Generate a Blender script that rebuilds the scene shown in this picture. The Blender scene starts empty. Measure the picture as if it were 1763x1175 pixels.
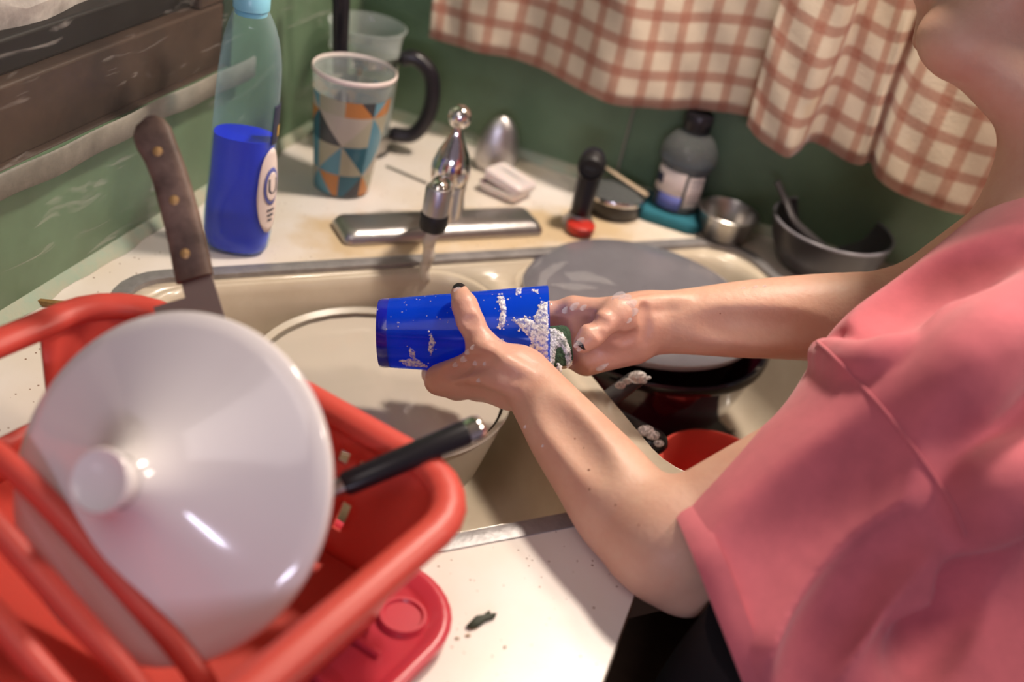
import bpy, bmesh, math, random
import numpy as np
from mathutils import Vector, Matrix, geometry
random.seed(7); rng = np.random.default_rng(7)
SC = bpy.context.scene
COL = SC.collection
# ------------------------------------------------------------------ camera
# room frame: back wall y=0, left wall x=0, countertop z=0, floor z=-0.9
FPX = 1959.0; PITCH = 31.5; ROLL = 12.5; YAW = math.radians(12.7)
CAM = Vector((0.6594, -1.5010, 0.64))
def _basis():
    p, r = math.radians(PITCH), math.radians(ROLL)
    f = Vector((0, math.cos(p), -math.sin(p))); up = Vector((0, math.sin(p), math.cos(p))); rt = Vector((1, 0, 0))
    u = up*math.cos(r) - rt*math.sin(r); R = rt*math.cos(r) + up*math.sin(r)
    M = Matrix.Rotation(YAW, 3, 'Z')
    return M@f, M@u, M@R
FWD, UPV, RGT = _basis()
def ray(px, py): return FWD + RGT*((px-881.5)/FPX) - UPV*((py-587.5)/FPX)
def PD(px, py, D): return CAM + ray(px, py)*D                      # pixel + optical depth
def P(px, py, z=0.0):                                              # pixel on a horizontal plane
    d = ray(px, py); return CAM + d*((z-CAM.z)/d.z)
def S(u, v, z=0.0): return Vector(((u+v)/2**.5, (u-v)/2**.5, z))   # corner-sink frame (u along sink, v away from corner)
cd = bpy.data.cameras.new('camera'); cam = bpy.data.objects.new('camera', cd); COL.objects.link(cam)
cam.matrix_world = Matrix(((RGT.x, UPV.x, -FWD.x, CAM.x), (RGT.y, UPV.y, -FWD.y, CAM.y), (RGT.z, UPV.z, -FWD.z, CAM.z), (0, 0, 0, 1)))
cd.sensor_width = 36; cd.lens = 40.0; cd.clip_start = .02
cd.dof.use_dof = True; cd.dof.focus_distance = 1.06; cd.dof.aperture_fstop = 2.4
SC.camera = cam
# ------------------------------------------------------------------ world, lamps, exposure
w = bpy.data.worlds.new('world'); SC.world = w; w.use_nodes = True
w.node_tree.nodes['Background'].inputs[0].default_value = (.62, .50, .60, 1)
w.node_tree.nodes['Background'].inputs[1].default_value = .25
def area(name, loc, target, size, power, col, size_y=None):
    l = bpy.data.lights.new(name, 'AREA'); l.energy = power; l.color = col; l.size = size
    if size_y: l.shape = 'RECTANGLE'; l.size_y = size_y
    o = bpy.data.objects.new(name, l); COL.objects.link(o); o.location = loc
    o.rotation_euler = (Vector(target)-Vector(loc)).to_track_quat('-Z', 'Y').to_euler(); return o
area('sink_lamp_light', (.60, -.17, .98), (.5, -.65, 0), .11, 11.5, (1.0, .86, .72))
area('side_lamp_light', (1.35, -.42, 1.05), (.6, -.7, 0), .16, 7.5, (1.0, .84, .70))
area('room_tube_light', (1.45, -4.4, 1.02), (.45, -.9, .1), 1.1, 27, (.80, .78, 1.0), .07)
area('left_fill_light', (.12, -1.55, 1.25), (.35, -.95, 0), .8, 4.2, (1.0, .88, .84))  # unseen soft fill added to brighten the lid and left foreground, no ceiling fixture
vs = SC.view_settings; vs.view_transform = 'Standard'; vs.look = 'None'; vs.gamma = 1; vs.use_curve_mapping = False; vs.exposure = .14

# ------------------------------------------------------------------ materials
MATS = {}
def mat(name, col=(.8, .8, .8), rough=.5, metal=0., trans=0., ior=1.45, spec=.5, sss=0., sssr=(1, .3, .15), bump=0., bscale=60., var=0., vscale=12., var2=None, emit=0., coat=0., alpha=1., sheen=0., bdist=.002):
    if name in MATS: return MATS[name]
    m = bpy.data.materials.new(name); m.use_nodes = True; nt = m.node_tree; b = nt.nodes['Principled BSDF']
    b.inputs['Base Color'].default_value = (*col, 1); b.inputs['Roughness'].default_value = rough; b.inputs['Metallic'].default_value = metal
    b.inputs['Transmission Weight'].default_value = trans; b.inputs['IOR'].default_value = ior; b.inputs['Specular IOR Level'].default_value = spec
    b.inputs['Coat Weight'].default_value = coat; b.inputs['Coat Roughness'].default_value = .08; b.inputs['Alpha'].default_value = alpha
    b.inputs['Sheen Weight'].default_value = sheen
    if sss: b.inputs['Subsurface Weight'].default_value = sss; b.inputs['Subsurface Radius'].default_value = sssr; b.inputs['Subsurface Scale'].default_value = .008
    tc = nt.nodes.new('ShaderNodeTexCoord')
    if var:
        n = nt.nodes.new('ShaderNodeTexNoise'); n.inputs['Scale'].default_value = vscale; n.inputs['Detail'].default_value = 6; n.inputs['Roughness'].default_value = .65
        nt.links.new(tc.outputs['Object'], n.inputs['Vector'])
        r = nt.nodes.new('ShaderNodeValToRGB'); r.color_ramp.elements[0].position = .35; r.color_ramp.elements[1].position = .68
        c2 = var2 if var2 else tuple(c*(1-var) for c in col)
        r.color_ramp.elements[0].color = (*c2, 1); r.color_ramp.elements[1].color = (*col, 1)
        nt.links.new(n.outputs[0], r.inputs[0]); nt.links.new(r.outputs[0], b.inputs['Base Color'])
    if bump:
        n = nt.nodes.new('ShaderNodeTexNoise'); n.inputs['Scale'].default_value = bscale; n.inputs['Detail'].default_value = 5
        nt.links.new(tc.outputs['Object'], n.inputs['Vector'])
        bp = nt.nodes.new('ShaderNodeBump'); bp.inputs['Strength'].default_value = bump; bp.inputs['Distance'].default_value = bdist
        nt.links.new(n.outputs[0], bp.inputs['Height']); nt.links.new(bp.outputs[0], b.inputs['Normal'])
    MATS[name] = m; return m
def N(m, t): return m.node_tree.nodes.new(t)
def math_node(m, op, a, b=None, c=None):
    n = N(m, 'ShaderNodeMath'); n.operation = op
    for i, x in enumerate((a, b, c)):
        if x is None: continue
        if isinstance(x, (int, float)): n.inputs[i].default_value = x
        else: m.node_tree.links.new(x, n.inputs[i])
    return n.outputs[0]
def mixc(m, fac, a, b):
    n = N(m, 'ShaderNodeMix'); n.data_type = 'RGBA'; L = m.node_tree.links
    if isinstance(fac, (int, float)): n.inputs[0].default_value = fac
    else: L.new(fac, n.inputs[0])
    for i, x in ((6, a), (7, b)):
        if isinstance(x, tuple): n.inputs[i].default_value = (*x, 1)
        else: L.new(x, n.inputs[i])
    return n.outputs[2]
def clear(name, tint=(.9, .95, .95), amount=.86, rough=.03, body=(.8, .85, .85)):
    """thin clear plastic or glass wall: mostly transparent, with gloss and a little haze"""
    m = bpy.data.materials.new(name); m.use_nodes = True; nt = m.node_tree; L = nt.links; b = nt.nodes['Principled BSDF']
    b.inputs['Base Color'].default_value = (*body, 1); b.inputs['Roughness'].default_value = rough
    t = N(m, 'ShaderNodeBsdfTransparent'); t.inputs[0].default_value = (*tint, 1)
    mx = N(m, 'ShaderNodeMixShader'); lw = N(m, 'ShaderNodeLayerWeight'); lw.inputs[0].default_value = .25
    f = math_node(m, 'MULTIPLY_ADD', lw.outputs['Facing'], .75*amount*-.6, amount)
    L.new(f, mx.inputs[0]); L.new(b.outputs[0], mx.inputs[1]); L.new(t.outputs[0], mx.inputs[2]); L.new(mx.outputs[0], nt.nodes['Material Output'].inputs[0])
    MATS[name] = m; return m

# walls: old green gloss paint with grime
mat('green_paint', (.135, .220, .130), .42, var=.45, vscale=5., var2=(.090, .138, .078), bump=.15, bscale=14)
mat('green_caulk', (.30, .40, .31), .6, var=.5, vscale=30, var2=(.42, .40, .30), bump=.5, bscale=60)
mat('ceiling_paint', (.7, .66, .6), .9)
mat('floor_tile', (.25, .2, .16), .6, var=.3)
mat('wood_brown', (.080, .050, .036), .45, var=.6, vscale=9, var2=(.035, .022, .017), bump=.3, bscale=40)
mat('wood_dark', (.011, .010, .010), .5, var=.5, vscale=12)
mat('cabinet_wood', (.20, .12, .07), .5, var=.3)
mat('frost', (.50, .46, .42), .85, var=.5, vscale=25, var2=(.26, .23, .21), bump=.8, bscale=50)
mat('night_glass', (.012, .012, .014), .12, spec=.5, var=.8, vscale=70, var2=(.03, .028, .027))
m = mat('laminate', (.83, .76, .68), .30, bump=.03, bscale=200)      # cream laminate: brown specks and yellow stains
nt = m.node_tree; L = nt.links; tc = N(m, 'ShaderNodeTexCoord')
vo = N(m, 'ShaderNodeTexVoronoi'); vo.inputs['Scale'].default_value = 150; vo.inputs['Randomness'].default_value = 1; L.new(tc.outputs['Object'], vo.inputs['Vector'])
sep = N(m, 'ShaderNodeSeparateColor'); L.new(vo.outputs['Color'], sep.inputs[0])
spk = math_node(m, 'MULTIPLY', math_node(m, 'LESS_THAN', vo.outputs['Distance'], math_node(m, 'MULTIPLY', sep.outputs[1], .16)), math_node(m, 'GREATER_THAN', sep.outputs[0], .35))
ns = N(m, 'ShaderNodeTexNoise'); ns.inputs['Scale'].default_value = 5.5; ns.inputs['Detail'].default_value = 7; L.new(tc.outputs['Object'], ns.inputs['Vector'])
rp = N(m, 'ShaderNodeValToRGB'); rp.color_ramp.elements[0].position = .40; rp.color_ramp.elements[1].position = .72
rp.color_ramp.elements[0].color = (.83, .77, .73, 1); rp.color_ramp.elements[1].color = (.72, .62, .50, 1); L.new(ns.outputs[0], rp.inputs[0])
sxy = N(m, 'ShaderNodeSeparateXYZ'); gp = N(m, 'ShaderNodeNewGeometry'); L.new(gp.outputs['Position'], sxy.inputs[0])   # rusty limescale around the faucet base
uu = math_node(m, 'MULTIPLY', math_node(m, 'ADD', sxy.outputs[0], sxy.outputs[1]), .7071); vv_ = math_node(m, 'MULTIPLY', math_node(m, 'SUBTRACT', sxy.outputs[0], sxy.outputs[1]), .7071)
du = math_node(m, 'MAXIMUM', math_node(m, 'SUBTRACT', math_node(m, 'ABSOLUTE', math_node(m, 'ADD', uu, -.03)), .17), 0.); dv = math_node(m, 'ABSOLUTE', math_node(m, 'ADD', vv_, -.405))
dd = math_node(m, 'SQRT', math_node(m, 'ADD', math_node(m, 'MULTIPLY', du, du), math_node(m, 'MULTIPLY', dv, dv)))
n2 = N(m, 'ShaderNodeTexNoise'); n2.inputs['Scale'].default_value = 26; n2.inputs['Detail'].default_value = 6; L.new(gp.outputs['Position'], n2.inputs[0])
mr = N(m, 'ShaderNodeMapRange'); mr.inputs[1].default_value = .075; mr.inputs[2].default_value = .030; L.new(math_node(m, 'ADD', dd, math_node(m, 'MULTIPLY', math_node(m, 'SUBTRACT', n2.outputs[0], .5), .09)), mr.inputs[0])
c_st = mixc(m, math_node(m, 'MULTIPLY', mr.outputs[0], .75), rp.outputs[0], (.60, .42, .20))
L.new(mixc(m, spk, c_st, (.24, .13, .08)), nt.nodes['Principled BSDF'].inputs['Base Color'])
mat('edge_brown', (.09, .05, .03), .5)
mat('enamel', (.66, .58, .46), .28, var=.35, vscale=7, var2=(.53, .44, .33), coat=.3)
mat('rim_metal', (.40, .38, .385), .48, metal=.55, var=.3, vscale=40, bump=.4, bscale=150)
mat('chrome', (.80, .76, .74), .09, metal=1.)
mat('dull_chrome', (.50, .48, .48), .38, metal=1., bump=.3, bscale=80)
mat('steel', (.50, .48, .46), .3, metal=1.)
mat('rubber', (.012, .011, .013), .5)
mat('black_plastic', (.012, .010, .014), .3)
mat('red_plastic', (.62, .075, .055), .42, sss=.15, sssr=(1, .2, .1), spec=.5)
mat('red_tray_plastic', (.55, .045, .07), .3, sss=.15, spec=.5)
mat('ceramic', (.80, .74, .74), .12, spec=.5, coat=.3)
mat('knife_wood', (.21, .135, .105), .6, var=.7, vscale=26, var2=(.060, .034, .025), bump=.3, bscale=60)
mat('brass', (.42, .25, .10), .4, metal=.6)
mat('blade', (.26, .205, .19), .5, metal=.25)
mat('grey_glaze', (.215, .205, .235), .22, var=.2, vscale=8, coat=.2)
mat('pale_edge', (.55, .55, .6), .3)
mat('pot_enamel', (.045, .004, .012), .08, coat=.6)
mat('black_enamel', (.008, .007, .010), .12, coat=.4)
mat('dark_bowl', (.055, .050, .053), .35)
mat('bowl_edge', (.22, .21, .24), .3)
mat('milky_plastic', (.52, .47, .39), .3, sss=.2, sssr=(1, .8, .6), spec=.5)
mat('dishwater', (.55, .49, .42), .05, spec=.5)
mat('skin', (.60, .375, .275), .46, sss=.14, sssr=(1, .32, .16), var=.2, vscale=16, var2=(.55, .30, .215), bump=.42, bscale=190, spec=.5, bdist=.001)
m = MATS['skin']; nt = m.node_tree; L = nt.links; b_ = nt.nodes['Principled BSDF']; gp = N(m, 'ShaderNodeNewGeometry'); lnk = b_.inputs['Base Color'].links[0].from_socket
def near(c, r0, r1):
    d_ = N(m, 'ShaderNodeVectorMath'); d_.operation = 'DISTANCE'; d_.inputs[1].default_value = tuple(c); L.new(gp.outputs['Position'], d_.inputs[0])
    q = N(m, 'ShaderNodeMapRange'); q.inputs[1].default_value = r1; q.inputs[2].default_value = r0; L.new(d_.outputs['Value'], q.inputs[0]); return q.outputs[0]
hm = math_node(m, 'MAXIMUM', near(PD(1020, 595, 1.11), .035, .085), math_node(m, 'MULTIPLY', near(PD(800, 600, 1.06), .03, .10), .75))
L.new(mixc(m, math_node(m, 'MULTIPLY', hm, .7), lnk, (.60, .30, .24)), b_.inputs['Base Color'])
L.new(math_node(m, 'MULTIPLY_ADD', hm, -.12, .50), b_.inputs['Roughness'])
mat('mole', (.20, .075, .04), .6)
mat('nail_polish', (.012, .010, .014), .22)
mat('hair', (.035, .02, .014), .5, bump=.8, bscale=120)
mat('lips', (.45, .16, .14), .4)
mat('eye_white', (.8, .78, .75), .2)
mat('shirt_pink', (.57, .130, .160), .9, var=.16, vscale=30, bump=.18, bscale=900, sheen=.25, bdist=.0006)
mat('trousers_black', (.006, .0045, .008), .9, bump=.2, bscale=500)
mat('shoe', (.05, .05, .055), .6)
mat('foam', (.88, .85, .84), .7, bump=.9, bscale=420, bdist=.002)
m = MATS['foam']; nt = m.node_tree; L = nt.links; tcf = N(m, 'ShaderNodeTexCoord'); nf = N(m, 'ShaderNodeTexNoise'); nf.inputs['Scale'].default_value = 330; nf.inputs['Detail'].default_value = 3; L.new(tcf.outputs['Object'], nf.inputs[0])
rf = N(m, 'ShaderNodeValToRGB'); rf.color_ramp.elements[0].position = .38; rf.color_ramp.elements[0].color = (.25, .25, .25, 1); rf.color_ramp.elements[1].position = .58; rf.color_ramp.elements[1].color = (.96, .96, .96, 1); L.new(nf.outputs[0], rf.inputs[0]); L.new(rf.outputs[0], nt.nodes['Principled BSDF'].inputs['Alpha'])
mat('smear', (.80, .78, .80), .5, alpha=.16)
mat('sponge_green', (.045, .085, .045), .95, bump=1., bscale=300)
mat('sponge_pale', (.72, .62, .45), .95, bump=1., bscale=300)
mat('soap_liquid', (.002, .022, .80), .15, spec=.35)
mat('label_white', (.78, .66, .62), .5)
mat('print_blue', (.12, .14, .42), .5)
mat('print_dark', (.03, .035, .07), .5)
mat('print_gold', (.45, .28, .08), .5)
mat('cap_blue', (.22, .52, .66), .3)
mat('soap_bar', (.80, .70, .68), .4, sss=.2)
mat('red_cap', (.55, .03, .02), .4)
mat('thin_suds', (.82, .78, .78), .3, alpha=.26)
mat('teal_sponge', (.02, .14, .19), .9, bump=.6, bscale=200)
mat('detergent', (.06, .085, .13), .15)
mat('food', (.30, .17, .05), .7, var=.6, vscale=120, var2=(.07, .035, .015))
mat('scrap_green', (.035, .045, .025), .5, var=.5, vscale=200)
mat('scrap_tan', (.38, .22, .07), .5, var=.5, vscale=90)
mat('stick_wood', (.42, .32, .22), .6)
mat('cord_white', (.32, .28, .24), .7)
mat('tape', (.25, .23, .19), .5, var=.4, vscale=20, bump=.6, bscale=60)
clear('clear_plastic', (.84, .95, .98), .93, body=(.5, .65, .7))
clear('clear_glass', (.90, .93, .90), .88)
clear('dark_clear', (.62, .66, .66), .62, body=(.2, .21, .21))
clear('stream', (.93, .90, .86), .34, rough=.02, body=(.75, .68, .60))
# blue translucent tumbler
m = bpy.data.materials.new('blue_cup'); m.use_nodes = True; nt = m.node_tree; L = nt.links; b = nt.nodes['Principled BSDF']
b.inputs['Base Color'].default_value = (.010, .13, .92, 1); b.inputs['Roughness'].default_value = .14; b.inputs['Coat Weight'].default_value = .4
t = N(m, 'ShaderNodeBsdfTransparent'); t.inputs[0].default_value = (.08, .36, 1, 1)
tl = N(m, 'ShaderNodeBsdfTranslucent'); tl.inputs[0].default_value = (.03, .30, 1, 1)
m1 = N(m, 'ShaderNodeMixShader'); m1.inputs[0].default_value = .5; L.new(b.outputs[0], m1.inputs[1]); L.new(tl.outputs[0], m1.inputs[2])
m2 = N(m, 'ShaderNodeMixShader'); m2.inputs[0].default_value = .42; L.new(m1.outputs[0], m2.inputs[1]); L.new(t.outputs[0], m2.inputs[2]); L.new(m2.outputs[0], nt.nodes['Material Output'].inputs[0]); MATS['blue_cup'] = m
mat('blue_base', (.010, .015, .42), .15, coat=.5)
# plastic film taped over the window wall: clear with pale crinkles
m = bpy.data.materials.new('film'); m.use_nodes = True; nt = m.node_tree; L = nt.links; b = nt.nodes['Principled BSDF']
b.inputs['Base Color'].default_value = (.62, .58, .54, 1); b.inputs['Roughness'].default_value = .18
tc = N(m, 'ShaderNodeTexCoord'); mp = N(m, 'ShaderNodeMapping'); mp.inputs['Rotation'].default_value = (.9, 0, 0); mp.inputs['Scale'].default_value = (1, 3.2, 14); L.new(tc.outputs['Object'], mp.inputs[0])
wv = N(m, 'ShaderNodeTexNoise'); wv.inputs['Scale'].default_value = 3.2; wv.inputs['Detail'].default_value = 5; wv.inputs['Distortion'].default_value = 1.2; L.new(mp.outputs[0], wv.inputs[0])
rp = N(m, 'ShaderNodeValToRGB'); rp.color_ramp.elements[0].position = .60; rp.color_ramp.elements[0].color = (.03, .03, .03, 1); rp.color_ramp.elements[1].position = .78; rp.color_ramp.elements[1].color = (.42, .42, .42, 1); L.new(wv.outputs[0], rp.inputs[0])
t = N(m, 'ShaderNodeBsdfTransparent'); mx = N(m, 'ShaderNodeMixShader'); L.new(rp.outputs[0], mx.inputs[0]); L.new(t.outputs[0], mx.inputs[1]); L.new(b.outputs[0], mx.inputs[2]); L.new(mx.outputs[0], nt.nodes['Material Output'].inputs[0]); MATS['film'] = m
# curtain plaid, UV in metres
m = mat('plaid', (.7, .6, .5), .95, sheen=.2); nt = m.node_tree; L = nt.links
uvn = N(m, 'ShaderNodeUVMap'); sx = N(m, 'ShaderNodeSeparateXYZ'); L.new(uvn.outputs[0], sx.inputs[0])
nz = N(m, 'ShaderNodeTexNoise'); nz.inputs['Scale'].default_value = 260; nz.inputs['Detail'].default_value = 4; L.new(uvn.outputs[0], nz.inputs[0])
def stripe(o, per, wd, off):
    f = math_node(m, 'FRACT', math_node(m, 'ADD', math_node(m, 'DIVIDE', o, per), off))
    e = math_node(m, 'ABSOLUTE', math_node(m, 'SUBTRACT', f, .5))
    n = N(m, 'ShaderNodeMapRange'); n.inputs[1].default_value = wd/2+.05; n.inputs[2].default_value = wd/2-.05; L.new(e, n.inputs[0]); return n.outputs[0]
sa = stripe(sx.outputs[0], .0385, .34, .1); sb = stripe(sx.outputs[1], .0385, .34, .35)
big = N(m, 'ShaderNodeTexNoise'); big.inputs['Scale'].default_value = 9; big.inputs['Detail'].default_value = 5; L.new(uvn.outputs[0], big.inputs[0])
rp = N(m, 'ShaderNodeValToRGB'); rp.color_ramp.elements[0].position = .62; rp.color_ramp.elements[1].position = .8
rp.color_ramp.elements[0].color = (.58, .48, .36, 1); rp.color_ramp.elements[1].color = (.55, .34, .12, 1); L.new(big.outputs[0], rp.inputs[0])
c0 = mixc(m, math_node(m, 'MULTIPLY', sa, .66), rp.outputs[0], (.30, .060, .020)); c1 = mixc(m, math_node(m, 'MULTIPLY', sb, .70), c0, (.25, .040, .015))
c2 = mixc(m, math_node(m, 'MULTIPLY', nz.outputs[0], .22), c1, (.7, .6, .48)); L.new(c2, nt.nodes['Principled BSDF'].inputs['Base Color'])
bp = N(m, 'ShaderNodeBump'); bp.inputs['Strength'].default_value = .5; bp.inputs['Distance'].default_value = .001; L.new(nz.outputs[0], bp.inputs['Height']); L.new(bp.outputs[0], nt.nodes['Principled BSDF'].inputs['Normal'])
# printed tumbler: triangles, UV = (turns*columns, rows)
m = mat('tri_print', (.7, .7, .7), .25); nt = m.node_tree; L = nt.links
uvn = N(m, 'ShaderNodeUVMap'); sx = N(m, 'ShaderNodeSeparateXYZ'); L.new(uvn.outputs[0], sx.inputs[0])
fu = math_node(m, 'FRACT', sx.outputs[0]); fv = math_node(m, 'FRACT', sx.outputs[1]); cu = math_node(m, 'FLOOR', sx.outputs[0]); cv = math_node(m, 'FLOOR', sx.outputs[1])
par = math_node(m, 'MODULO', math_node(m, 'ADD', cu, cv), 2.0)
fu2 = math_node(m, 'ABSOLUTE', math_node(m, 'SUBTRACT', par, fu))
half = math_node(m, 'GREATER_THAN', fu2, fv)
cb = N(m, 'ShaderNodeCombineXYZ'); L.new(cu, cb.inputs[0]); L.new(cv, cb.inputs[1]); L.new(half, cb.inputs[2])
wn = N(m, 'ShaderNodeTexWhiteNoise'); L.new(cb.outputs[0], wn.inputs[0])
rp = N(m, 'ShaderNodeValToRGB'); rp.color_ramp.interpolation = 'CONSTANT'
cols = [(.46, .40, .33), (.10, .27, .36), (.055, .055, .06), (.035, .13, .18), (.50, .20, .06), (.40, .37, .27), (.14, .32, .40), (.40, .34, .31)]
rp.color_ramp.elements[0].color = (*cols[0], 1); rp.color_ramp.elements[1].position = 1/8; rp.color_ramp.elements[1].color = (*cols[1], 1)
for i in range(2, 8):
    e = rp.color_ramp.elements.new(i/8); e.color = (*cols[i], 1)
L.new(wn.outputs[0], rp.inputs[0]); L.new(rp.outputs[0], nt.nodes['Principled BSDF'].inputs['Base Color'])

# ------------------------------------------------------------------ mesh helpers
def obj(name, verts, faces, material, parent=None, smooth=True, uvs=None):
    me = bpy.data.meshes.new(name); me.from_pydata([tuple(v) for v in verts], [], faces)
    if uvs is not None:
        ul = me.uv_layers.new(name='UVMap')
        for lp in me.loops: ul.data[lp.index].uv = uvs[lp.vertex_index]
    me.validate(); me.update()
    if smooth: me.polygons.foreach_set('use_smooth', [True]*len(me.polygons))
    if material: me.materials.append(MATS[material])
    o = bpy.data.objects.new(name, me); COL.objects.link(o)
    if parent: o.parent = parent
    return o
def tag(o, label=None, cat=None, group=None, kind=None):
    for k, v in (('label', label), ('category', cat), ('group', group), ('kind', kind)):
        if v: o[k] = v
    return o
def thing(name, label, cat, loc, group=None):
    o = bpy.data.objects.new(name, None); COL.objects.link(o); o.empty_display_size = .02; o.location = loc
    bpy.context.view_layer.update()
    return tag(o, label, cat, group)
def under(o, root):
    """parent o (built in world coordinates) to root without moving it"""
    bpy.context.view_layer.update(); o.parent = root; o.matrix_parent_inverse = root.matrix_world.inverted(); return o
class MB:
    def __init__(s): s.v = []; s.f = []
    def add(s, v, f):
        n = len(s.v); s.v += [Vector(x) for x in v]; s.f += [tuple(i+n for i in q) for q in f]; return s
    def box(s, lo, hi, M=None):
        x0, y0, z0 = lo; x1, y1, z1 = hi
        v = [Vector(p) for p in ((x0, y0, z0), (x1, y0, z0), (x1, y1, z0), (x0, y1, z0), (x0, y0, z1), (x1, y0, z1), (x1, y1, z1), (x0, y1, z1))]
        if M is not None: v = [M@p for p in v]
        return s.add(v, [(0, 3, 2, 1), (4, 5, 6, 7), (0, 1, 5, 4), (1, 2, 6, 5), (2, 3, 7, 6), (3, 0, 4, 7)])
    def rings(s, rs, cap0=True, cap1=True, closed=True):
        n = len(rs[0]); v = [p for r in rs for p in r]; f = []
        for i in range(len(rs)-1):
            for j in range(n if closed else n-1):
                k = (j+1) % n; f.append((i*n+j, i*n+k, (i+1)*n+k, (i+1)*n+j))
        if cap0: f.append(tuple(range(n-1, -1, -1)))
        if cap1: f.append(tuple((len(rs)-1)*n+j for j in range(n)))
        return s.add(v, f)
    def tube(s, pts, rad, n=12, flat=1., ref=None, caps=True):
        pts = [Vector(p) for p in pts]; rs = []
        rad = rad if hasattr(rad, '__len__') else [rad]*len(pts)
        t0 = (pts[1]-pts[0]).normalized(); ref = Vector(ref) if ref else (Vector((0, 0, 1)) if abs(t0.z) < .9 else Vector((1, 0, 0)))
        a = (ref - t0*ref.dot(t0)).normalized()
        for i, p in enumerate(pts):
            t = (pts[min(i+1, len(pts)-1)]-pts[max(i-1, 0)]).normalized()
            a = (a - t*a.dot(t)).normalized(); b = t.cross(a)
            rs.append([p + (a*math.cos(q)*flat + b*math.sin(q))*rad[i] for q in (2*math.pi*j/n for j in range(n))])
        return s.rings(rs, caps, caps)
    def lathe(s, prof, n=32, M=None, cap0=True, cap1=False):
        rs = [[Vector((r*math.cos(2*math.pi*j/n), r*math.sin(2*math.pi*j/n), z)) for j in range(n)] for r, z in prof]
        if M is not None: rs = [[M@p for p in r] for r in rs]
        return s.rings(rs, cap0, cap1)
    def ball(s, c, r, n=12, M=None, m=8):
        c = Vector(c); r = Vector(r) if hasattr(r, '__len__') else Vector((r, r, r)); rs = []
        for i in range(m+1):
            t = math.pi*(.02+.96*i/m); rs.append([Vector((r.x*math.sin(t)*math.cos(2*math.pi*j/n), r.y*math.sin(t)*math.sin(2*math.pi*j/n), -r.z*math.cos(t))) for j in range(n)])
        rs = [[(M@p if M is not None else p)+c for p in q] for q in rs]
        return s.rings(rs)
    def build(s, name, material, parent=None, smooth=True, bevel=0., solid=0., sub=0):
        o = obj(name, s.v, s.f, material, None, smooth)
        if solid: md = o.modifiers.new('solid', 'SOLIDIFY'); md.thickness = solid; md.offset = 0
        if bevel: md = o.modifiers.new('bevel', 'BEVEL'); md.width = bevel; md.segments = 3; md.limit_method = 'ANGLE'; md.angle_limit = .6
        if sub: md = o.modifiers.new('sub', 'SUBSURF'); md.levels = md.render_levels = sub
        if bevel or (smooth and not sub):
            for e in o.data.polygons: e.use_smooth = True
            try: o.data.set_sharp_from_angle(angle=.9)
            except Exception: pass
        return under(o, parent) if parent else o
def spline(pts, n):
    """Catmull-Rom through points"""
    pts = [Vector(p) for p in pts]; q = [pts[0]*2-pts[1]]+pts+[pts[-1]*2-pts[-2]]; out = []
    for i in range(len(pts)-1):
        a, b, c, d = q[i:i+4]
        for k in range(n):
            t = k/n; out.append(.5*((2*b)+(c-a)*t+(2*a-5*b+4*c-d)*t*t+(3*b-a-3*c+d)*t**3))
    return out+[pts[-1]]
def rrect(u0, u1, v0, v1, r, n=6):
    o = []
    for cu, cv, a in ((u1-r, v1-r, 0), (u0+r, v1-r, 90), (u0+r, v0+r, 180), (u1-r, v0+r, 270)):
        for k in range(n+1):
            t = math.radians(a+90*k/n); o.append((cu+r*math.cos(t), cv+r*math.sin(t)))
    return o
def frame(z, x=None):
    z = Vector(z).normalized(); x = Vector(x) if x is not None else (Vector((1, 0, 0)) if abs(z.x) < .8 else Vector((0, 1, 0)))
    x = (x - z*x.dot(z)).normalized(); y = z.cross(x)
    return Matrix(((x.x, y.x, z.x), (x.y, y.y, z.y), (x.z, y.z, z.z)))
def frame4(z, loc, x=None): return Matrix.Translation(Vector(loc)) @ frame(z, x).to_4x4()

# ------------------------------------------------------------------ room shell
WY = -.355                                                           # right-hand end of the window in the left wall
o = MB().box((-.12, -2.6, -.9), (0, .12, .150)).box((-.12, WY, .150), (0, .12, 1.55)).box((-.12, -2.6, .95), (0, WY, 1.55)).build('wall_left', 'green_paint', smooth=False); tag(o, kind='structure')
o = MB().box((-.12, 0, -.9), (2.6, .12, 1.55)).build('wall_back', 'green_paint', smooth=False); tag(o, kind='structure')
o = MB().box((-.12, -2.6, -1.0), (2.6, .12, -.9)).build('floor', 'floor_tile', smooth=False); tag(o, kind='structure')
o = MB().box((-.12, -2.6, 1.55), (2.6, .12, 1.65)).build('ceiling', 'ceiling_paint', smooth=False); tag(o, kind='structure')
win = thing('window_1', 'dark night window with brown wooden rail and frosted lower edge above the sink corner', 'window', (0, -.8, .15)); win['kind'] = 'structure'; del win['category']
MB().box((-.10, -2.2, .145), (-.004, WY, .152)).box((-.085, -2.2, .150), (-.012, WY, .224)).build('window_sill', 'wood_brown', win, False, bevel=.004)
MB().box((-.10, -2.2, .224), (-.026, WY, .258)).build('window_frame', 'wood_dark', win, False, bevel=.004)
MB().box((-.10, WY-.05, .224), (-.012, WY, .95)).build('window_frame', 'wood_brown', win, False, bevel=.004)
MB().box((-.075, -2.2, .258), (-.060, WY-.04, .95)).build('window_pane', 'night_glass', win, False)
mb = MB(); ys = np.linspace(-2.0, WY-.06, 60); rs = []
for y in ys:
    hh = .040 + .012*math.sin(y*23) + .007*math.sin(y*61+1); dd = .020+.006*math.sin(y*37)
    rs.append([Vector((-.060, y, .256)), Vector((-.060+dd, y, .257)), Vector((-.058+dd, y, .258+hh*.6)), Vector((-.060+dd*.5, y, .258+hh)), Vector((-.060, y, .258+hh))])
mb.rings(rs).build('frost_band', 'frost', win)
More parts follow.
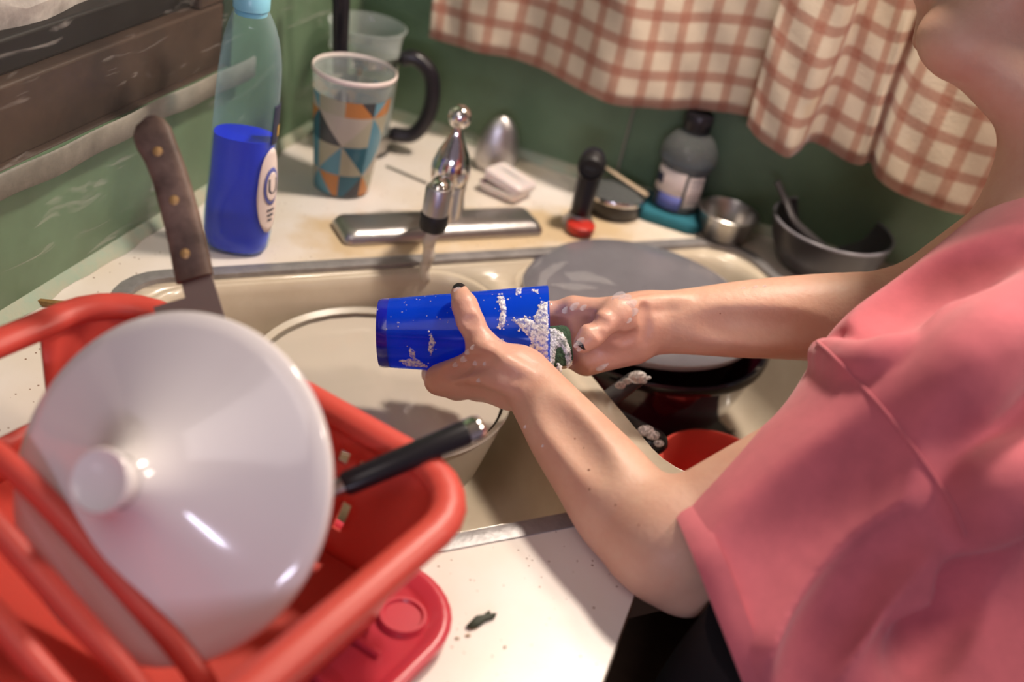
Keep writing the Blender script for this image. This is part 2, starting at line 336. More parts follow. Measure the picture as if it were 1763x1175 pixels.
# caulk where counter meets the walls
mb = MB(); rs = []
for i, y in enumerate(np.linspace(-1.7, -.002, 90)):
    q = .010+.002*math.sin(y*41)+.0015*math.sin(y*97); rs.append([Vector((0, y, 0)), Vector((q, y, .0005)), Vector((q*.6, y, .007)), Vector((0, y, .013))])
tag(mb.rings(rs).build('trim_1', 'green_caulk'), kind='structure')
mb = MB(); rs = []
for i, x in enumerate(np.linspace(.002, 1.5, 80)):
    q = .012+.003*math.sin(x*37)+.002*math.sin(x*83); rs.append([Vector((x, 0, 0)), Vector((x, -q, .0005)), Vector((x, -q*.6, .008)), Vector((x, 0, .014))])
tag(mb.rings(rs).build('trim_2', 'green_caulk'), kind='structure')

# countertop with the cut-out for the corner sink
SU0, SU1, SV0, SV1 = -.430, .400, .454, .928
outer = [(0, 0), (1.6, 0), (1.6, -.645), (.778, -.645), (.645, -.778), (.645, -1.75), (0, -1.75)]
hole = [S(u, v)[:2] for u, v in rrect(SU0+.012, SU1-.012, SV0+.012, SV1-.012, .055)]
loops = [[Vector((*p, 0)) for p in outer], [Vector((*p, 0)) for p in hole]]
tri = geometry.tessellate_polygon(loops); flat = loops[0]+loops[1]; n = len(flat)
V = [tuple(p) for p in flat]+[(p.x, p.y, -.036) for p in flat]
fs = []
for t in tri:
    a, b, c = (flat[i] for i in t); up = (b-a).cross(c-a).z > 0; t = tuple(t) if up else tuple(t[::-1])
    fs += [t, tuple(i+n for i in t[::-1])]
for base, cnt in ((0, len(outer)), (len(outer), len(hole))):
    for i in range(cnt):
        a, b = base+i, base+(i+1) % cnt; fs.append((a, b, b+n, a+n))
ctop = thing('countertop', 'cream speckled laminate countertop wrapping the corner around the sink', 'countertop', (.3, -.6, 0))
under(obj('laminate_top', V, fs, 'laminate', smooth=False), ctop)
mb = MB(); path = [(1.6, -.645), (.778, -.645), (.645, -.778), (.645, -1.75)]
for a, b in zip(path[:-1], path[1:]):
    a, b = Vector((*a, 0)), Vector((*b, 0)); d = (b-a).normalized(); nn = Vector((-d.y, d.x, 0))*-1
    nn = nn if nn.dot(Vector((.5, -1.2, 0))-a) > 0 or True else -nn
    nrm = Vector((d.y, -d.x, 0)); nrm = nrm if nrm.dot(Vector((1.2, -1.2, 0))-a) > 0 else -nrm
    for z0, z1 in ((-.0015, .0),):
        mb.add([a+Vector((0, 0, z0-.0345)), b+Vector((0, 0, z0-.0345)), b+nrm*.0014+Vector((0, 0, z0-.0345)), a+nrm*.0014+Vector((0, 0, z0-.0345)), a+Vector((0, 0, z1)), b+Vector((0, 0, z1)), b+nrm*.0014+Vector((0, 0, z1)), a+nrm*.0014+Vector((0, 0, z1))], [(0, 1, 2, 3), (4, 5, 6, 7), (2, 3, 7, 6), (0, 1, 5, 4), (1, 2, 6, 5), (3, 0, 4, 7)])
tag(mb.build('edge_band', 'edge_brown', ctop, False), 'dark brown edge of the laminate')
for nm, lb, pl, drs in (
    ('base_cabinet', 'brown wooden cabinet under the counter on the left wall', [(.01, -.96), (.60, -.96), (.60, -1.72), (.01, -1.72)], (((.60, -.98), (.60, -1.34)), ((.60, -1.36), (.60, -1.70)))),
    ('base_cabinet', 'brown wooden corner cabinet below the cream sink', [(.01, -.01), (.94, -.01), (.94, -.60), (.76, -.60), (.60, -.76), (.60, -.94), (.01, -.94)], ()),
    ('base_cabinet', 'brown wooden cabinet under the counter right of the sink', [(.96, -.01), (1.58, -.01), (1.58, -.60), (.96, -.60)], (((1.26, -.60), (.98, -.60)), ((1.56, -.60), (1.28, -.60))))):
    cab = thing(nm, lb, 'cabinet', (pl[0][0]+.2, pl[0][1]-.2, -.899))
    MB().rings([[Vector((*p, z)) for p in pl] for z in (-.899, -.20)]).build('cabinet_body', 'cabinet_wood', cab, False)
    for a, b in drs:
        a, b = Vector((*a, -.84)), Vector((*b, -.84)); d = (b-a); nrm = Vector((abs(d.y), -abs(d.x), 0)).normalized()*.018
        dr = MB().add([a, b, b+nrm, a+nrm]+[q+Vector((0, 0, .62)) for q in (a, b, b+nrm, a+nrm)], [(0, 1, 2, 3), (4, 5, 6, 7), (0, 1, 5, 4), (1, 2, 6, 5), (2, 3, 7, 6), (3, 0, 4, 7)]).build('door', 'cabinet_wood', cab, False, bevel=.003)
        MB().ball((a+b)/2+nrm*1.6+Vector((0, 0, .54)), .012).build('knob', 'steel', dr)
# ------------------------------------------------------------------ sink
sink = thing('corner_sink', 'cream enamel double sink with metal rim set across the corner', 'sink', S(0, .69, -.2))
def ringS(r, z): return [S(u, v, z) for u, v in r]
mb = MB()
deck = rrect(SU0+.008, SU1-.008, SV0+.008, SV1-.008, .058)
bas = [(-.405, -.012, .478, .905), (.024, .378, .478, .905)]
lp = [[Vector((u, v, 0)) for u, v in deck]]+[[Vector((u, v, 0)) for u, v in rrect(*b, .065)] for b in bas]
tri = geometry.tessellate_polygon(lp); fl = [p for l in lp for p in l]
fs = []
for t in tri:
    a, b, c = (S(*fl[i][:2], 0) for i in t); fs.append(tuple(t) if (b-a).cross(c-a).z > 0 else tuple(t[::-1]))
mb.add([S(p.x, p.y, -.006) for p in fl], fs)
mb.rings([ringS(deck, -.006), ringS(deck, -.03)], False, False)
for b in bas:
    rs = [ringS(rrect(*b, .065), -.006)]
    for k, (ins, z) in enumerate(((.003, -.009), (.007, -.018), (.010, -.05), (.016, -.13), (.024, -.158), (.045, -.170), (.09, -.174))):
        rs.append(ringS(rrect(b[0]+ins, b[1]-ins, b[2]+ins, b[3]-ins, .065), z))
    rs.append([S((b[0]+b[1])/2, (b[2]+b[3])/2, -.178)]*len(rs[0]))
    mb.rings(rs, False, False)
mb.build('basin', 'enamel', sink, True, solid=.003)
for b in bas:
    c = S((b[0]+b[1])/2, (b[2]+b[3])/2, -.176); MB().lathe([(.001, -.004), (.03, -.004), (.042, .001), (.045, .001)], 24, Matrix.Translation(c)).build('drain', 'dull_chrome', sink)
r0, r1 = rrect(SU0, SU1, SV0, SV1, .065), rrect(SU0+.017, SU1-.017, SV0+.017, SV1-.017, .05)
rm = rrect(SU0+.008, SU1-.008, SV0+.008, SV1-.008, .058)
tag(MB().rings([ringS(r0, .0002), ringS(r0, .0014), ringS(rm, .0030), ringS(r1, .0014), ringS(r1, -.008)], False, False).build('metal_rim', 'rim_metal', sink), 'worn grey metal rim around the sink')

# ------------------------------------------------------------------ large bowl of water in the left basin
BC = S(-.176, .632, 0); BR = .131; BZ = -.038
wb = thing('washing_bowl', 'large pale plastic bowl full of cloudy dishwater in the left basin', 'bowl', S(-.185, .632, -.172))
mb = MB(); T = Matrix.Translation(BC)
mb.lathe([(.001, -.171), (.075, -.171), (.095, -.165), (.118, -.12), (.133, -.06), (BR, BZ-.004), (BR+.006, BZ), (BR+.007, BZ-.003), (BR+.004, BZ-.004), (.129, -.06), (.114, -.12), (.092, -.160), (.001, -.166)], 56, T, False)
mb.build('bowl_shell', 'milky_plastic', wb)
n = 56; vv = [BC+Vector((0, 0, BZ-.008))]; ff = []; R_ = [.025*i for i in range(1, 6)]+[BR-.0035]
for i, r in enumerate(R_):
    for j in range(n):
        a = 2*math.pi*j/n; q = BC+Vector((r*math.cos(a), r*math.sin(a), BZ-.008)); q.z += .0006*math.sin(q.x*170+1)*math.sin(q.y*150); vv.append(q)
for j in range(n): ff.append((0, 1+j, 1+(j+1) % n))
for i in range(len(R_)-1):
    for j in range(n):
        k = (j+1) % n; ff.append((1+i*n+j, 1+(i+1)*n+j, 1+(i+1)*n+k, 1+i*n+k))
under(obj('dishwater', vv, ff, 'dishwater'), wb)

# ------------------------------------------------------------------ faucet
fc = thing('kitchen_faucet', 'chrome single lever faucet with ball knob and running water behind the sink', 'faucet', S(-.012, .392, 0))
FM = Matrix.Translation(S(-.018, .395, 0)) @ Matrix.Rotation(math.radians(45), 4, 'Z')
def frect(hx, hy, r, z): return [FM@Vector((x, y, z)) for x, y in rrect(-hx, hx, -hy, hy, r, 4)]
MB().rings([frect(.133, .030, .010, .001), frect(.133, .030, .010, .006), frect(.128, .025, .009, .014), frect(.118, .016, .006, .0165)]).build('base_plate', 'dull_chrome', fc)
B0 = S(-.012, .385, 0)
MB().lathe([(.026, .015), (.024, .03), (.0225, .05), (.0225, .062)], 28, Matrix.Translation(B0), True, True).build('faucet_body', 'chrome', fc)
lv = MB().lathe([(.0225, .0635), (.0245, .072), (.024, .084), (.019, .100), (.011, .116), (.0065, .127), (.0055, .133)], 28, Matrix.Translation(B0), True, True).build('lever', 'chrome', fc)
MB().ball(B0+Vector((0, 0, .146)), .0145, 18, None, 14).build('ball_knob', 'chrome', lv)
AE = S(-.072, .482, 0)
sp = spline([B0+Vector((0, 0, .048)), B0.lerp(AE, .4)+Vector((0, 0, .072)), B0.lerp(AE, .8)+Vector((0, 0, .095)), AE+Vector((0, 0, .100)), AE+Vector((0, 0, .094))], 6)
MB().tube(sp, [.0125]*len(sp), 16).build('spout', 'chrome', fc)
ae = MB().lathe([(.0150, .070), (.0150, .101), (.0135, .104), (.004, .105)], 24, Matrix.Translation(AE), True, True).build('aerator', 'dull_chrome', fc)
MB().lathe([(.008, .051), (.0145, .051), (.0162, .056), (.0162, .070), (.0155, .0715)], 24, Matrix.Translation(AE), True, True).build('rubber_tip', 'rubber', ae)
mb = MB(); pts = [AE+Vector((.0016*math.sin(k*.9), .0016*math.cos(k*1.1), .052-.1015*k/24)) for k in range(25)]
mb.tube(pts, [.0080-.0030*k/24+.0007*math.sin(k*1.7) for k in range(25)], 12); tag(mb.build('water_stream', 'stream', fc), 'thin clear stream of running water')

# ------------------------------------------------------------------ dish-soap bottle with blue liquid
sb0 = Vector((.094, -.486, 0)); bx = RGT.copy(); bx.z = 0; bx.normalize(); by = Vector((-bx.y, bx.x, 0))
soap = thing('dish_soap_bottle', 'clear waisted dish soap bottle half full of bright blue liquid', 'bottle', sb0)
PROF = [(0, -.030, .033), (.006, -.034, .037), (.02, -.037, .0385), (.05, -.036, .0395), (.085, -.033, .039), (.115, -.032, .036), (.145, -.0315, .036), (.175, -.030, .037), (.205, -.028, .036), (.23, -.025, .031), (.247, -.019, .023), (.256, -.0155, .017)]
PROF = [(z*1.07, l, r) for z, l, r in PROF]
def bring(z, l, r, ins=0., n=40, dep=.72):
    c, h = (l+r)/2, (r-l)/2-ins; d = ((r-l)/2*dep if z < .214 else (r-l)/2*(dep+(1-dep)*(z-.214)/.060))-ins
    out = []
    for j in range(n):
        a = 2*math.pi*j/n; ca, sa = math.cos(a), math.sin(a)
        out.append(sb0+bx*(c+h*math.copysign(abs(ca)**.85, ca))+by*(d*math.copysign(abs(sa)**.85, sa))+Vector((0, 0, z)))
    return out
MB().rings([bring(*p) for p in PROF], True, False).build('bottle_shell', 'clear_plastic', soap, sub=1)
LV = .138
pl = [(max(z, .003), l, r) for z, l, r in PROF if z < LV]+[(LV, -.0315, .036)]
MB().rings([bring(z, l, r, .0018) for z, l, r in pl]).build('blue_liquid', 'soap_liquid', soap)
cz = .274; cc = sb0+bx*.0008
MB().lathe([(.0165, cz-.006), (.0165, cz-.001), (.0185, cz), (.0185, cz+.016), (.012, cz+.022), (.011, cz+.034), (.006, cz+.038)], 24, Matrix.Translation(cc), True, True).build('bottle_cap', 'cap_blue', soap)
def bsurf(z, th, off=.0006):
    for (z0, l0, r0_), (z1, l1, r1_) in zip(PROF[:-1], PROF[1:]):
        if z0 <= z <= z1:
            t = (z-z0)/(z1-z0); l, r = l0+(l1-l0)*t, r0_+(r1_-r0_)*t; break
    c, h = (l+r)/2, (r-l)/2+off; d = (r-l)/2*.72+off; ca, sa = math.cos(th), math.sin(th)
    return sb0+bx*(c+h*math.copysign(abs(ca)**.85, ca))+by*(d*math.copysign(abs(sa)**.85, sa))+Vector((0, 0, z))
def patch(name, matn, cth, cz_, wth, hz, off, parent, ell=True, n=14):
    vs, fs = [], []
    for i in range(n+1):
        for j in range(n+1):
            a, b = -1+2*i/n, -1+2*j/n
            if ell: a, b = a*math.sqrt(1-b*b/2), b*math.sqrt(1-a*a/2)
            vs.append(bsurf(cz_+b*hz, cth+a*wth, off))
    for i in range(n):
        for j in range(n): k = i*(n+1)+j; fs.append((k, k+1, k+n+2, k+n+1))
    o = obj(name, vs, fs, matn); md = o.modifiers.new('s', 'SOLIDIFY'); md.thickness = .0003; return under(o, parent)
LT = -.42
lab = patch('label', 'label_white', LT, .082, .62, .050, .0010, soap)
tag(lab, 'pinkish white oval bottle label with a blue emblem')
patch('label_emblem', 'print_blue', LT, .088, .40, .022, .0016, lab)
patch('label_emblem', 'label_white', LT, .088, .31, .017, .0021, lab)
patch('label_band', 'print_dark', LT+.25, .158, .34, .022, .0010, soap, False)
patch('label_band', 'print_gold', LT+.35, .149, .12, .006, .0016, soap, False)
def text_mesh(body, size):
    cu = bpy.data.curves.new('t', 'FONT'); cu.body = body; cu.size = size; cu.align_x = 'CENTER'; cu.align_y = 'CENTER'
    o = bpy.data.objects.new('t', cu); COL.objects.link(o); dg = bpy.context.evaluated_depsgraph_get(); me = bpy.data.meshes.new_from_object(o.evaluated_get(dg))
    v = [q.co.copy() for q in me.vertices]; f = [tuple(p.vertices) for p in me.polygons]
    bpy.data.objects.remove(o); bpy.data.curves.remove(cu); return v, f
for body, size, zc in (('U', .026, .088), ('liquid', .009, .058)):
    v, f = text_mesh(body, size) if body == 'U' else (None, None)
    if v: under(obj('label_letter', [bsurf(zc+p.y, LT+p.x/.034, .0027) for p in v], f, 'print_dark', smooth=False), lab)
for k in range(3): patch('label_line', 'print_dark', LT, .060-.006*k, .2-.04*k, .0011, .0017, lab, False, 4)

# ------------------------------------------------------------------ printed tumbler, brush handle, coffee press
tb = Vector((.118, -.268, 0)); tum = thing('printed_tumbler', 'clear plastic tumbler printed with blue grey and orange triangles', 'tumbler', tb)
def tum_r(z): return .0345+(.0505-.0345)*z/.158
n = 48; vs, fs, uv = [], [], []; zs = np.linspace(.004, .134, 12)
for z in zs:
    for j in range(n+1):
        a = 2*math.pi*j/n+.3; r = tum_r(z)+.0004; vs.append(tb+Vector((r*math.cos(a), r*math.sin(a), z))); uv.append((j/n*8, (z+.006)/.040))
for i in range(len(zs)-1):
    for j in range(n): k = i*(n+1)+j; fs.append((k, k+1, k+n+2, k+n+1))
pr = under(obj('triangle_print', vs, fs, 'tri_print', uvs=uv), tum); tag(pr, 'blue grey and orange triangle print')
MB().lathe([(.001, .002), (.033, .002), (.0345, .004), (.0505, .155), (.0515, .1565), (.0518, .159), (.0508, .1605), (.0493, .159), (.049, .155), (.0335, .012), (.001, .012)], 48, Matrix.Translation(tb), False).build('tumbler_wall', 'clear_glass', tum)
MB().lathe([(.0506, .1545), (.0522, .1565), (.0522, .1595), (.0506, .161), (.0494, .159), (.0494, .1555), (.0506, .1545)], 48, Matrix.Translation(tb), False).build('tumbler_rim', 'label_white', tum)
bh = thing('dish_brush', 'black plastic brush standing in the printed tumbler', 'brush', tb+Vector((.0, 0, .013)))
top = PD(588, -60, 1.36); bot = tb+Vector((-.004, .002, .06)); mid = PD(586, 110, 1.44)
ps = spline([bot, mid, top.lerp(mid, .4), top], 8)
MB().tube(ps, [.0085+.0040*(k/len(ps)) for k in range(len(ps))], 14, .55).build('handle', 'black_plastic', bh)
MB().lathe([(.010, 0), (.020, .004), (.022, .03), (.012, .05)], 18, Matrix.Translation(tb+Vector((0, 0, .014))), True, True).build('brush_head', 'black_plastic', bh)
pb = P(608, 250); pb = Vector((pb.x, pb.y, 0)); press = thing('coffee_press', 'glass coffee press with black curved handle behind the printed tumbler', 'coffee press', pb)
TP = Matrix.Translation(pb)
MB().lathe([(.001, .014), (.043, .014), (.047, .02), (.047, .150), (.049, .163), (.0515, .170), (.0525, .172), (.0508, .173), (.0478, .164), (.0455, .150), (.0455, .022), (.001, .018)], 44, TP, False).build('glass_beaker', 'clear_glass', press)
MB().lathe([(.0485, .128), (.0495, .128), (.0495, .140), (.0485, .140), (.0485, .128)], 44, TP, False).build('metal_band', 'chrome', press)
MB().lathe([(.040, .004), (.050, .006), (.0505, .022), (.0485, .030), (.0482, .012), (.040, .009)], 44, TP, False).build('metal_base', 'steel', press)
MB().lathe([(.001, 0), (.050, 0), (.051, .006), (.04, .008), (.001, .008)], 40, TP).build('base_ring', 'rubber', press)
hd = RGT.copy(); hd.z = 0; hd.normalize()
for a in range(3):
    q = hd.copy(); q.rotate(Matrix.Rotation(2.1*a+.5, 3, 'Z')); MB().box((-.004, -.001, .02), (.004, .001, .135), TP@Matrix.Translation(q*.0495)@Matrix.Rotation(math.atan2(q.y, q.x)+math.pi/2, 4, 'Z')).build('frame_strut', 'chrome', press)
hp = spline([pb+hd*d+Vector((0, 0, z)) for d, z in ((.049, .134), (.068, .138), (.090, .122), (.098, .09), (.094, .055), (.078, .030), (.049, .026))], 7)
MB().tube(hp, [.0085]+[.0105]*(len(hp)-2)+[.0085], 14).build('handle', 'black_plastic', press)
tag(MB().tube([P(665, 288)+Vector((0, 0, .002)), P(735, 318)+Vector((0, 0, .002))], .0017, 8).build('metal_skewer', 'steel'), 'thin grey skewer lying on the counter behind the faucet', 'skewer')

# ------------------------------------------------------------------ things along the back wall
q = P(850, 292); q.z = 0
TM = Matrix.Translation(q)@Matrix.Rotation(.5, 4, 'Z')
sd = MB(); rs = []
for r, z in ((.024, 0), (.029, .004), (.0315, .018), (.031, .034), (.026, .055), (.0185, .070), (.009, .079), (.002, .081)):
    rs.append([TM@Vector((r*math.cos(a), r*.62*math.sin(a), z)) for a in (2*math.pi*j/28 for j in range(28))])
tag(sd.rings(rs).build('steel_dome', 'dull_chrome', sub=1), 'silver metal dome standing behind the white soap', 'dome')
sd_ = P(868, 333); sd_.z = 0
dish = thing('soap_dish', 'small pale soap dish holding white soap behind the faucet', 'soap dish', sd_)
SM = Matrix.Translation(sd_)@Matrix.Rotation(math.radians(-12), 4, 'Z')
MB().rings([[SM@Vector((x, y, z)) for x, y in rrect(-hx, hx, -hy, hy, .009, 4)] for hx, hy, z in ((.026, .020, .0), (.029, .023, .004), (.031, .026, .014), (.029, .024, .014), (.027, .022, .006))]).build('dish_body', 'soap_bar', dish)
SB2 = SM@Matrix.Rotation(.16, 4, 'Y')@Matrix.Rotation(-.1, 4, 'X')
so = MB().rings([[SB2@Vector((x, y, z)) for x, y in rrect(-hx, hx, -hy, hy, .008, 4)] for hx, hy, z in ((.022, .017, .011), (.030, .025, .016), (.031, .026, .026), (.027, .022, .030), (.020, .0015, .0295))]).build('white_soap', 'soap_bar', bevel=.001)
tag(so, 'white rectangular bar of soap with a hollow on top', 'soap')
# side sprayer
sp0 = P(994, 388); sp0.z = 0
spr = thing('side_sprayer', 'black pull-out sprayer standing upright in its chrome collar', 'sprayer', sp0)
MB().lathe([(.022, 0), (.022, .006), (.017, .012), (.015, .018)], 24, Matrix.Translation(sp0), True, True).build('collar', 'dull_chrome', spr)
tc_ = CAM-sp0; tc_.z = 0; tc_.normalize()
ps = spline([sp0+Vector((0, 0, .014)), sp0+Vector((0, 0, .05)), sp0+Vector((0, 0, .078)), sp0+tc_*.004+Vector((0, 0, .094)), sp0+tc_*.014+Vector((0, 0, .101))], 5)
MB().tube(ps, [.0135+.002*min(1, k/8) for k in range(len(ps))], 18).build('sprayer_body', 'black_plastic', spr)
hdv = (tc_*.85+Vector((0, 0, -.15))).normalized()
MB().lathe([(.001, -.008), (.014, -.006), (.0175, .0), (.0175, .016), (.0150, .019), (.0145, .015), (.001, .014)], 22, frame4(hdv, sp0+tc_*.006+Vector((0, 0, .093))), True).build('spray_head', 'rubber', spr)
q = P(997, 402); q.z = .0035
tag(MB().lathe([(.001, 0), (.0165, 0), (.0185, .003), (.0185, .010), (.015, .012), (.001, .012)], 24, Matrix.Translation(q)).build('red_stopper', 'red_cap'), 'small round red stopper on the sink rim in front of the black sprayer', 'stopper')
# black tin with glass lid, and wooden stick
q = P(1052, 362); q.z = 0; tin = thing('black_tin', 'shallow black round tin with silver rim beside the sprayer', 'tin', q); TT = Matrix.Translation(q)
MB().lathe([(.034, 0), (.040, .004), (.042, .026), (.041, .026), (.038, .012), (.001, .010)], 32, TT, True).build('tin_body', 'black_plastic', tin)
MB().lathe([(.0425, .024), (.0435, .027), (.042, .030), (.0395, .0285), (.0395, .026), (.0425, .024)], 32, TT, False).build('silver_rim', 'chrome', tin)
MB().lathe([(.0395, .028), (.025, .033), (.001, .035)], 32, TT, False, True).build('glass_lid', 'dark_clear', tin)
tag(MB().tube([q+Vector((-.045, .036, .048)), q+Vector((.042, .006, .034))], [.0032, .005], 10, .5).build('wooden_stick', 'stick_wood'), 'pale wooden stick resting across the black tin', 'stick')
# detergent bottle on teal sponge
q = P(1152, 374); q.z = 0
tag(MB().rings([[q+Vector((x, y, z)) for x, y in rrect(-hx, hx, -hy, hy, .02, 5)] for hx, hy, z in ((.046, .036, 0), (.049, .039, .003), (.049, .039, .014), (.046, .036, .017))]).build('teal_sponge', 'teal_sponge'), 'flat teal blue sponge under the stubby detergent bottle', 'sponge')
db = q+Vector((.002, .006, .0172)); det = thing('detergent_bottle', 'stubby clear bottle with black cap and pale label under the curtain', 'bottle', db); TD = Matrix.Translation(db)
MB().lathe([(.030, 0), (.034, .003), (.0345, .06), (.0385, .066), (.040, .075), (.037, .088), (.027, .103), (.017, .110), (.0155, .114)], 36, TD, True).build('bottle_shell', 'dark_clear', det)
MB().lathe([(.029, .002), (.033, .005), (.0335, .06), (.036, .068), (.001, .068)], 36, TD, True).build('detergent_liquid', 'detergent', det)
MB().lathe([(.018, .112), (.0195, .114), (.0195, .132), (.018, .135)], 26, TD, True, True).build('bottle_cap', 'black_plastic', det)
def cyl_patch(name, mt, c, r, a0, a1, z0, z1, parent, n=10):
    v = [c+Vector((r*math.cos(a0+(a1-a0)*i/n), r*math.sin(a0+(a1-a0)*i/n), z)) for i in range(n+1) for z in (z0, z1)]
    o = obj(name, v, [(2*i, 2*i+2, 2*i+3, 2*i+1) for i in range(n)], mt); md = o.modifiers.new('s', 'SOLIDIFY'); md.thickness = .0004; return under(o, parent)
ac = math.atan2(CAM.y-db.y, CAM.x-db.x)
cyl_patch('label', 'label_white', db, .0351, ac-1.25, ac+.18, .026, .060, det); cyl_patch('label', 'label_white', db, .0351, ac+.30, ac+1.0, .012, .057, det)
cyl_patch('label_print', 'print_dark', db, .0356, ac-1.2, ac-.75, .036, .050, det); cyl_patch('label_print', 'print_blue', db, .0351, ac-.8, ac+.18, .006, .026, det)
for k in range(5): cyl_patch('label_line', 'print_dark', db, .0356, ac+.4, ac+.9, .05-.007*k, .0515-.007*k, det, 4)
# steel cup with scraps
q = P(1242, 408); q.z = .0032; stl = thing('steel_cup', 'small steel cup with food scraps on the sink rim', 'cup', q); TS = Matrix.Translation(q)
MB().lathe([(.001, 0), (.028, 0), (.033, .003), (.0405, .034), (.0425, .036), (.041, .037), (.0393, .034), (.031, .005), (.001, .003)], 36, TS, False).build('cup_wall', 'steel', stl)
mb = MB()
for k in range(26):
    a, r = random.random()*6.28, .022*random.random()**.5; mb.ball(q+Vector((r*math.cos(a), r*math.sin(a), .008+.008*random.random())), (.003+.004*random.random(), .002+.002*random.random(), .0018), 6, Matrix.Rotation(random.random()*3, 3, 'Z'), 4)
tag(mb.build('food_scraps', 'food', stl), 'brown food scraps', kind='stuff')
# dark grey bowl and spoon
q = P(1408, 462); q.z = 0; bw = thing('dark_bowl', 'deep dark grey bowl on the counter right of the sink', 'bowl', q); TB = Matrix.Translation(q)
MB().lathe([(.001, 0), (.045, 0), (.06, .008), (.074, .035), (.080, .062), (.078, .064), (.071, .036), (.056, .012), (.001, .007)], 44, TB, False).build('bowl_shell', 'dark_bowl', bw)
MB().lathe([(.0785, .0635), (.0805, .0625), (.0812, .065), (.0795, .0665), (.0772, .0655), (.0785, .0635)], 44, TB, False).build('bowl_rim', 'bowl_edge', bw)
sp_ = thing('cooking_spoon', 'dark plastic spoon leaning in the dark grey bowl', 'spoon', q+Vector((.03, -.015, .02)))
ps = spline([PD(1338, 312, 1.47), PD(1355, 350, 1.475), PD(1372, 385, 1.475), q+Vector((.005, -.005, .030)), q+Vector((.018, -.012, .022))], 5)
MB().tube(ps, [.0075]*len(ps), 12, .5).build('spoon_handle', 'dark_bowl', sp_)
MB().ball(q+Vector((.030, -.018, .021)), (.026, .017, .006), 14).build('spoon_bowl', 'dark_bowl', sp_)
# thin cord down the back wall
tag(MB().tube([Vector((.420, -.004, .42)), Vector((.419, -.004, .2)), P(1060, 285)*0+Vector((.418, -.004, .02))], .0014, 8).build('wall_cord', 'cord_white'), 'thin pale cord running down the green wall below the curtain', 'cord')

# ------------------------------------------------------------------ right basin: pot, plate, utensils
PC = S(.178, .570, 0)
pot = thing('red_pot', 'dark burgundy enamel pot in the right basin under the grey plate', 'pot', PC+Vector((0, 0, -.170)))
TPt = Matrix.Translation(PC+Vector((.017, -.017, 0)))
MB().lathe([(.001, -.167), (.080, -.167), (.098, -.158), (.126, -.10), (.141, -.05), (.147, -.028), (.143, -.028), (.137, -.05), (.122, -.10), (.094, -.153), (.001, -.162)], 56, TPt, False).build('pot_wall', 'pot_enamel', pot)
tag(MB().lathe([(.146, -.034), (.150, -.032), (.151, -.024), (.148, -.020), (.142, -.024), (.142, -.032), (.146, -.034)], 56, TPt, False).build('pot_rim', 'black_enamel', pot), 'black shiny rim of the pot')
mat_ = thing('sink_mat', 'black rubber mat on the floor of the right basin under the pot', 'sink mat', S(.20, .69, -.1745))
MB().rings([ringS(rrect(.074, .328, .528, .855, .03), z) for z in (-.1738, -.1705)]).build('mat_sheet', 'rubber', mat_)
for k in range(9): MB().tube([S(.085, .548+.036*k, -.1702), S(.317, .548+.036*k, -.1702)], .0016, 6).build('mat_rib', 'rubber', mat_)
pl_ = thing('grey_plate', 'large round grey plate lying on the burgundy pot', 'plate', PC+Vector((0, 0, -.02)))
MB().lathe([(.001, .006), (.09, .006), (.125, .003), (.143, -.006), (.146, -.009)], 64, Matrix.Translation(PC), False).build('plate_top', 'grey_glaze', pl_)
MB().lathe([(.1462, -.0085), (.1475, -.012), (.145, -.0165), (.10, -.019), (.001, -.019)], 64, Matrix.Translation(PC), False, True).build('plate_edge', 'pale_edge', pl_)
PLATE_SUDS = pl_
def stick(name, a, b, r0, r1, mt, label, cat, flat=.7, foam=()):
    o = thing(name, label, cat, a); t = [a.lerp(b, k/8) for k in range(9)]
    MB().tube(t, [r0+(r1-r0)*k/8 for k in range(9)], 14, flat).build('handle', mt, o); MB().ball(b, (r1, r1, r1*flat), 12).build('handle_end', mt, o)
    if foam:
        mb = MB()
        for px, py, D, s in foam: mb.ball(PD(px, py, D), (s*1.5, s, s*.6), 10, frame(-FWD, RGT), 6)
        tag(mb.build('suds', 'foam', o), kind='stuff')
    return o
stick('black_utensil', PD(985, 735, 1.19), PD(1092, 655, 1.20), .0125, .0105, 'dark_bowl', 'dark rubbery utensil handle with white suds in the right basin', 'utensil', .7, [(1098, 650, 1.185, .007), (1080, 657, 1.183, .0035), (1068, 664, 1.183, .004), (1108, 657, 1.187, .0025), (1116, 651, 1.19, .0022)])
stick('black_ladle', PD(1010, 690, 1.22), PD(1122, 760, 1.17), .011, .0175, 'black_plastic', 'black plastic ladle handle with soapy end above the red tub', 'ladle', .7, [(1112, 742, 1.152, .006), (1124, 750, 1.152, .005), (1134, 764, 1.155, .004), (1062, 748, 1.17, .006)])
rc = P(1238, 806, -.075)
tub = thing('red_tub', 'red ribbed plastic tub in the right basin beside the pot', 'tub', Vector((rc.x, rc.y, -.17))); TR = Matrix.Translation(Vector((rc.x, rc.y, 0)))
MB().lathe([(.001, -.1675), (.045, -.1675), (.056, -.12), (.062, -.100), (.065, -.098), (.065, -.090), (.062, -.088), (.065, -.085), (.067, -.074), (.063, -.072), (.061, -.078), (.054, -.12), (.047, -.166), (.001, -.168)], 48, TR, False).build('tub_wall', 'red_plastic', tub)

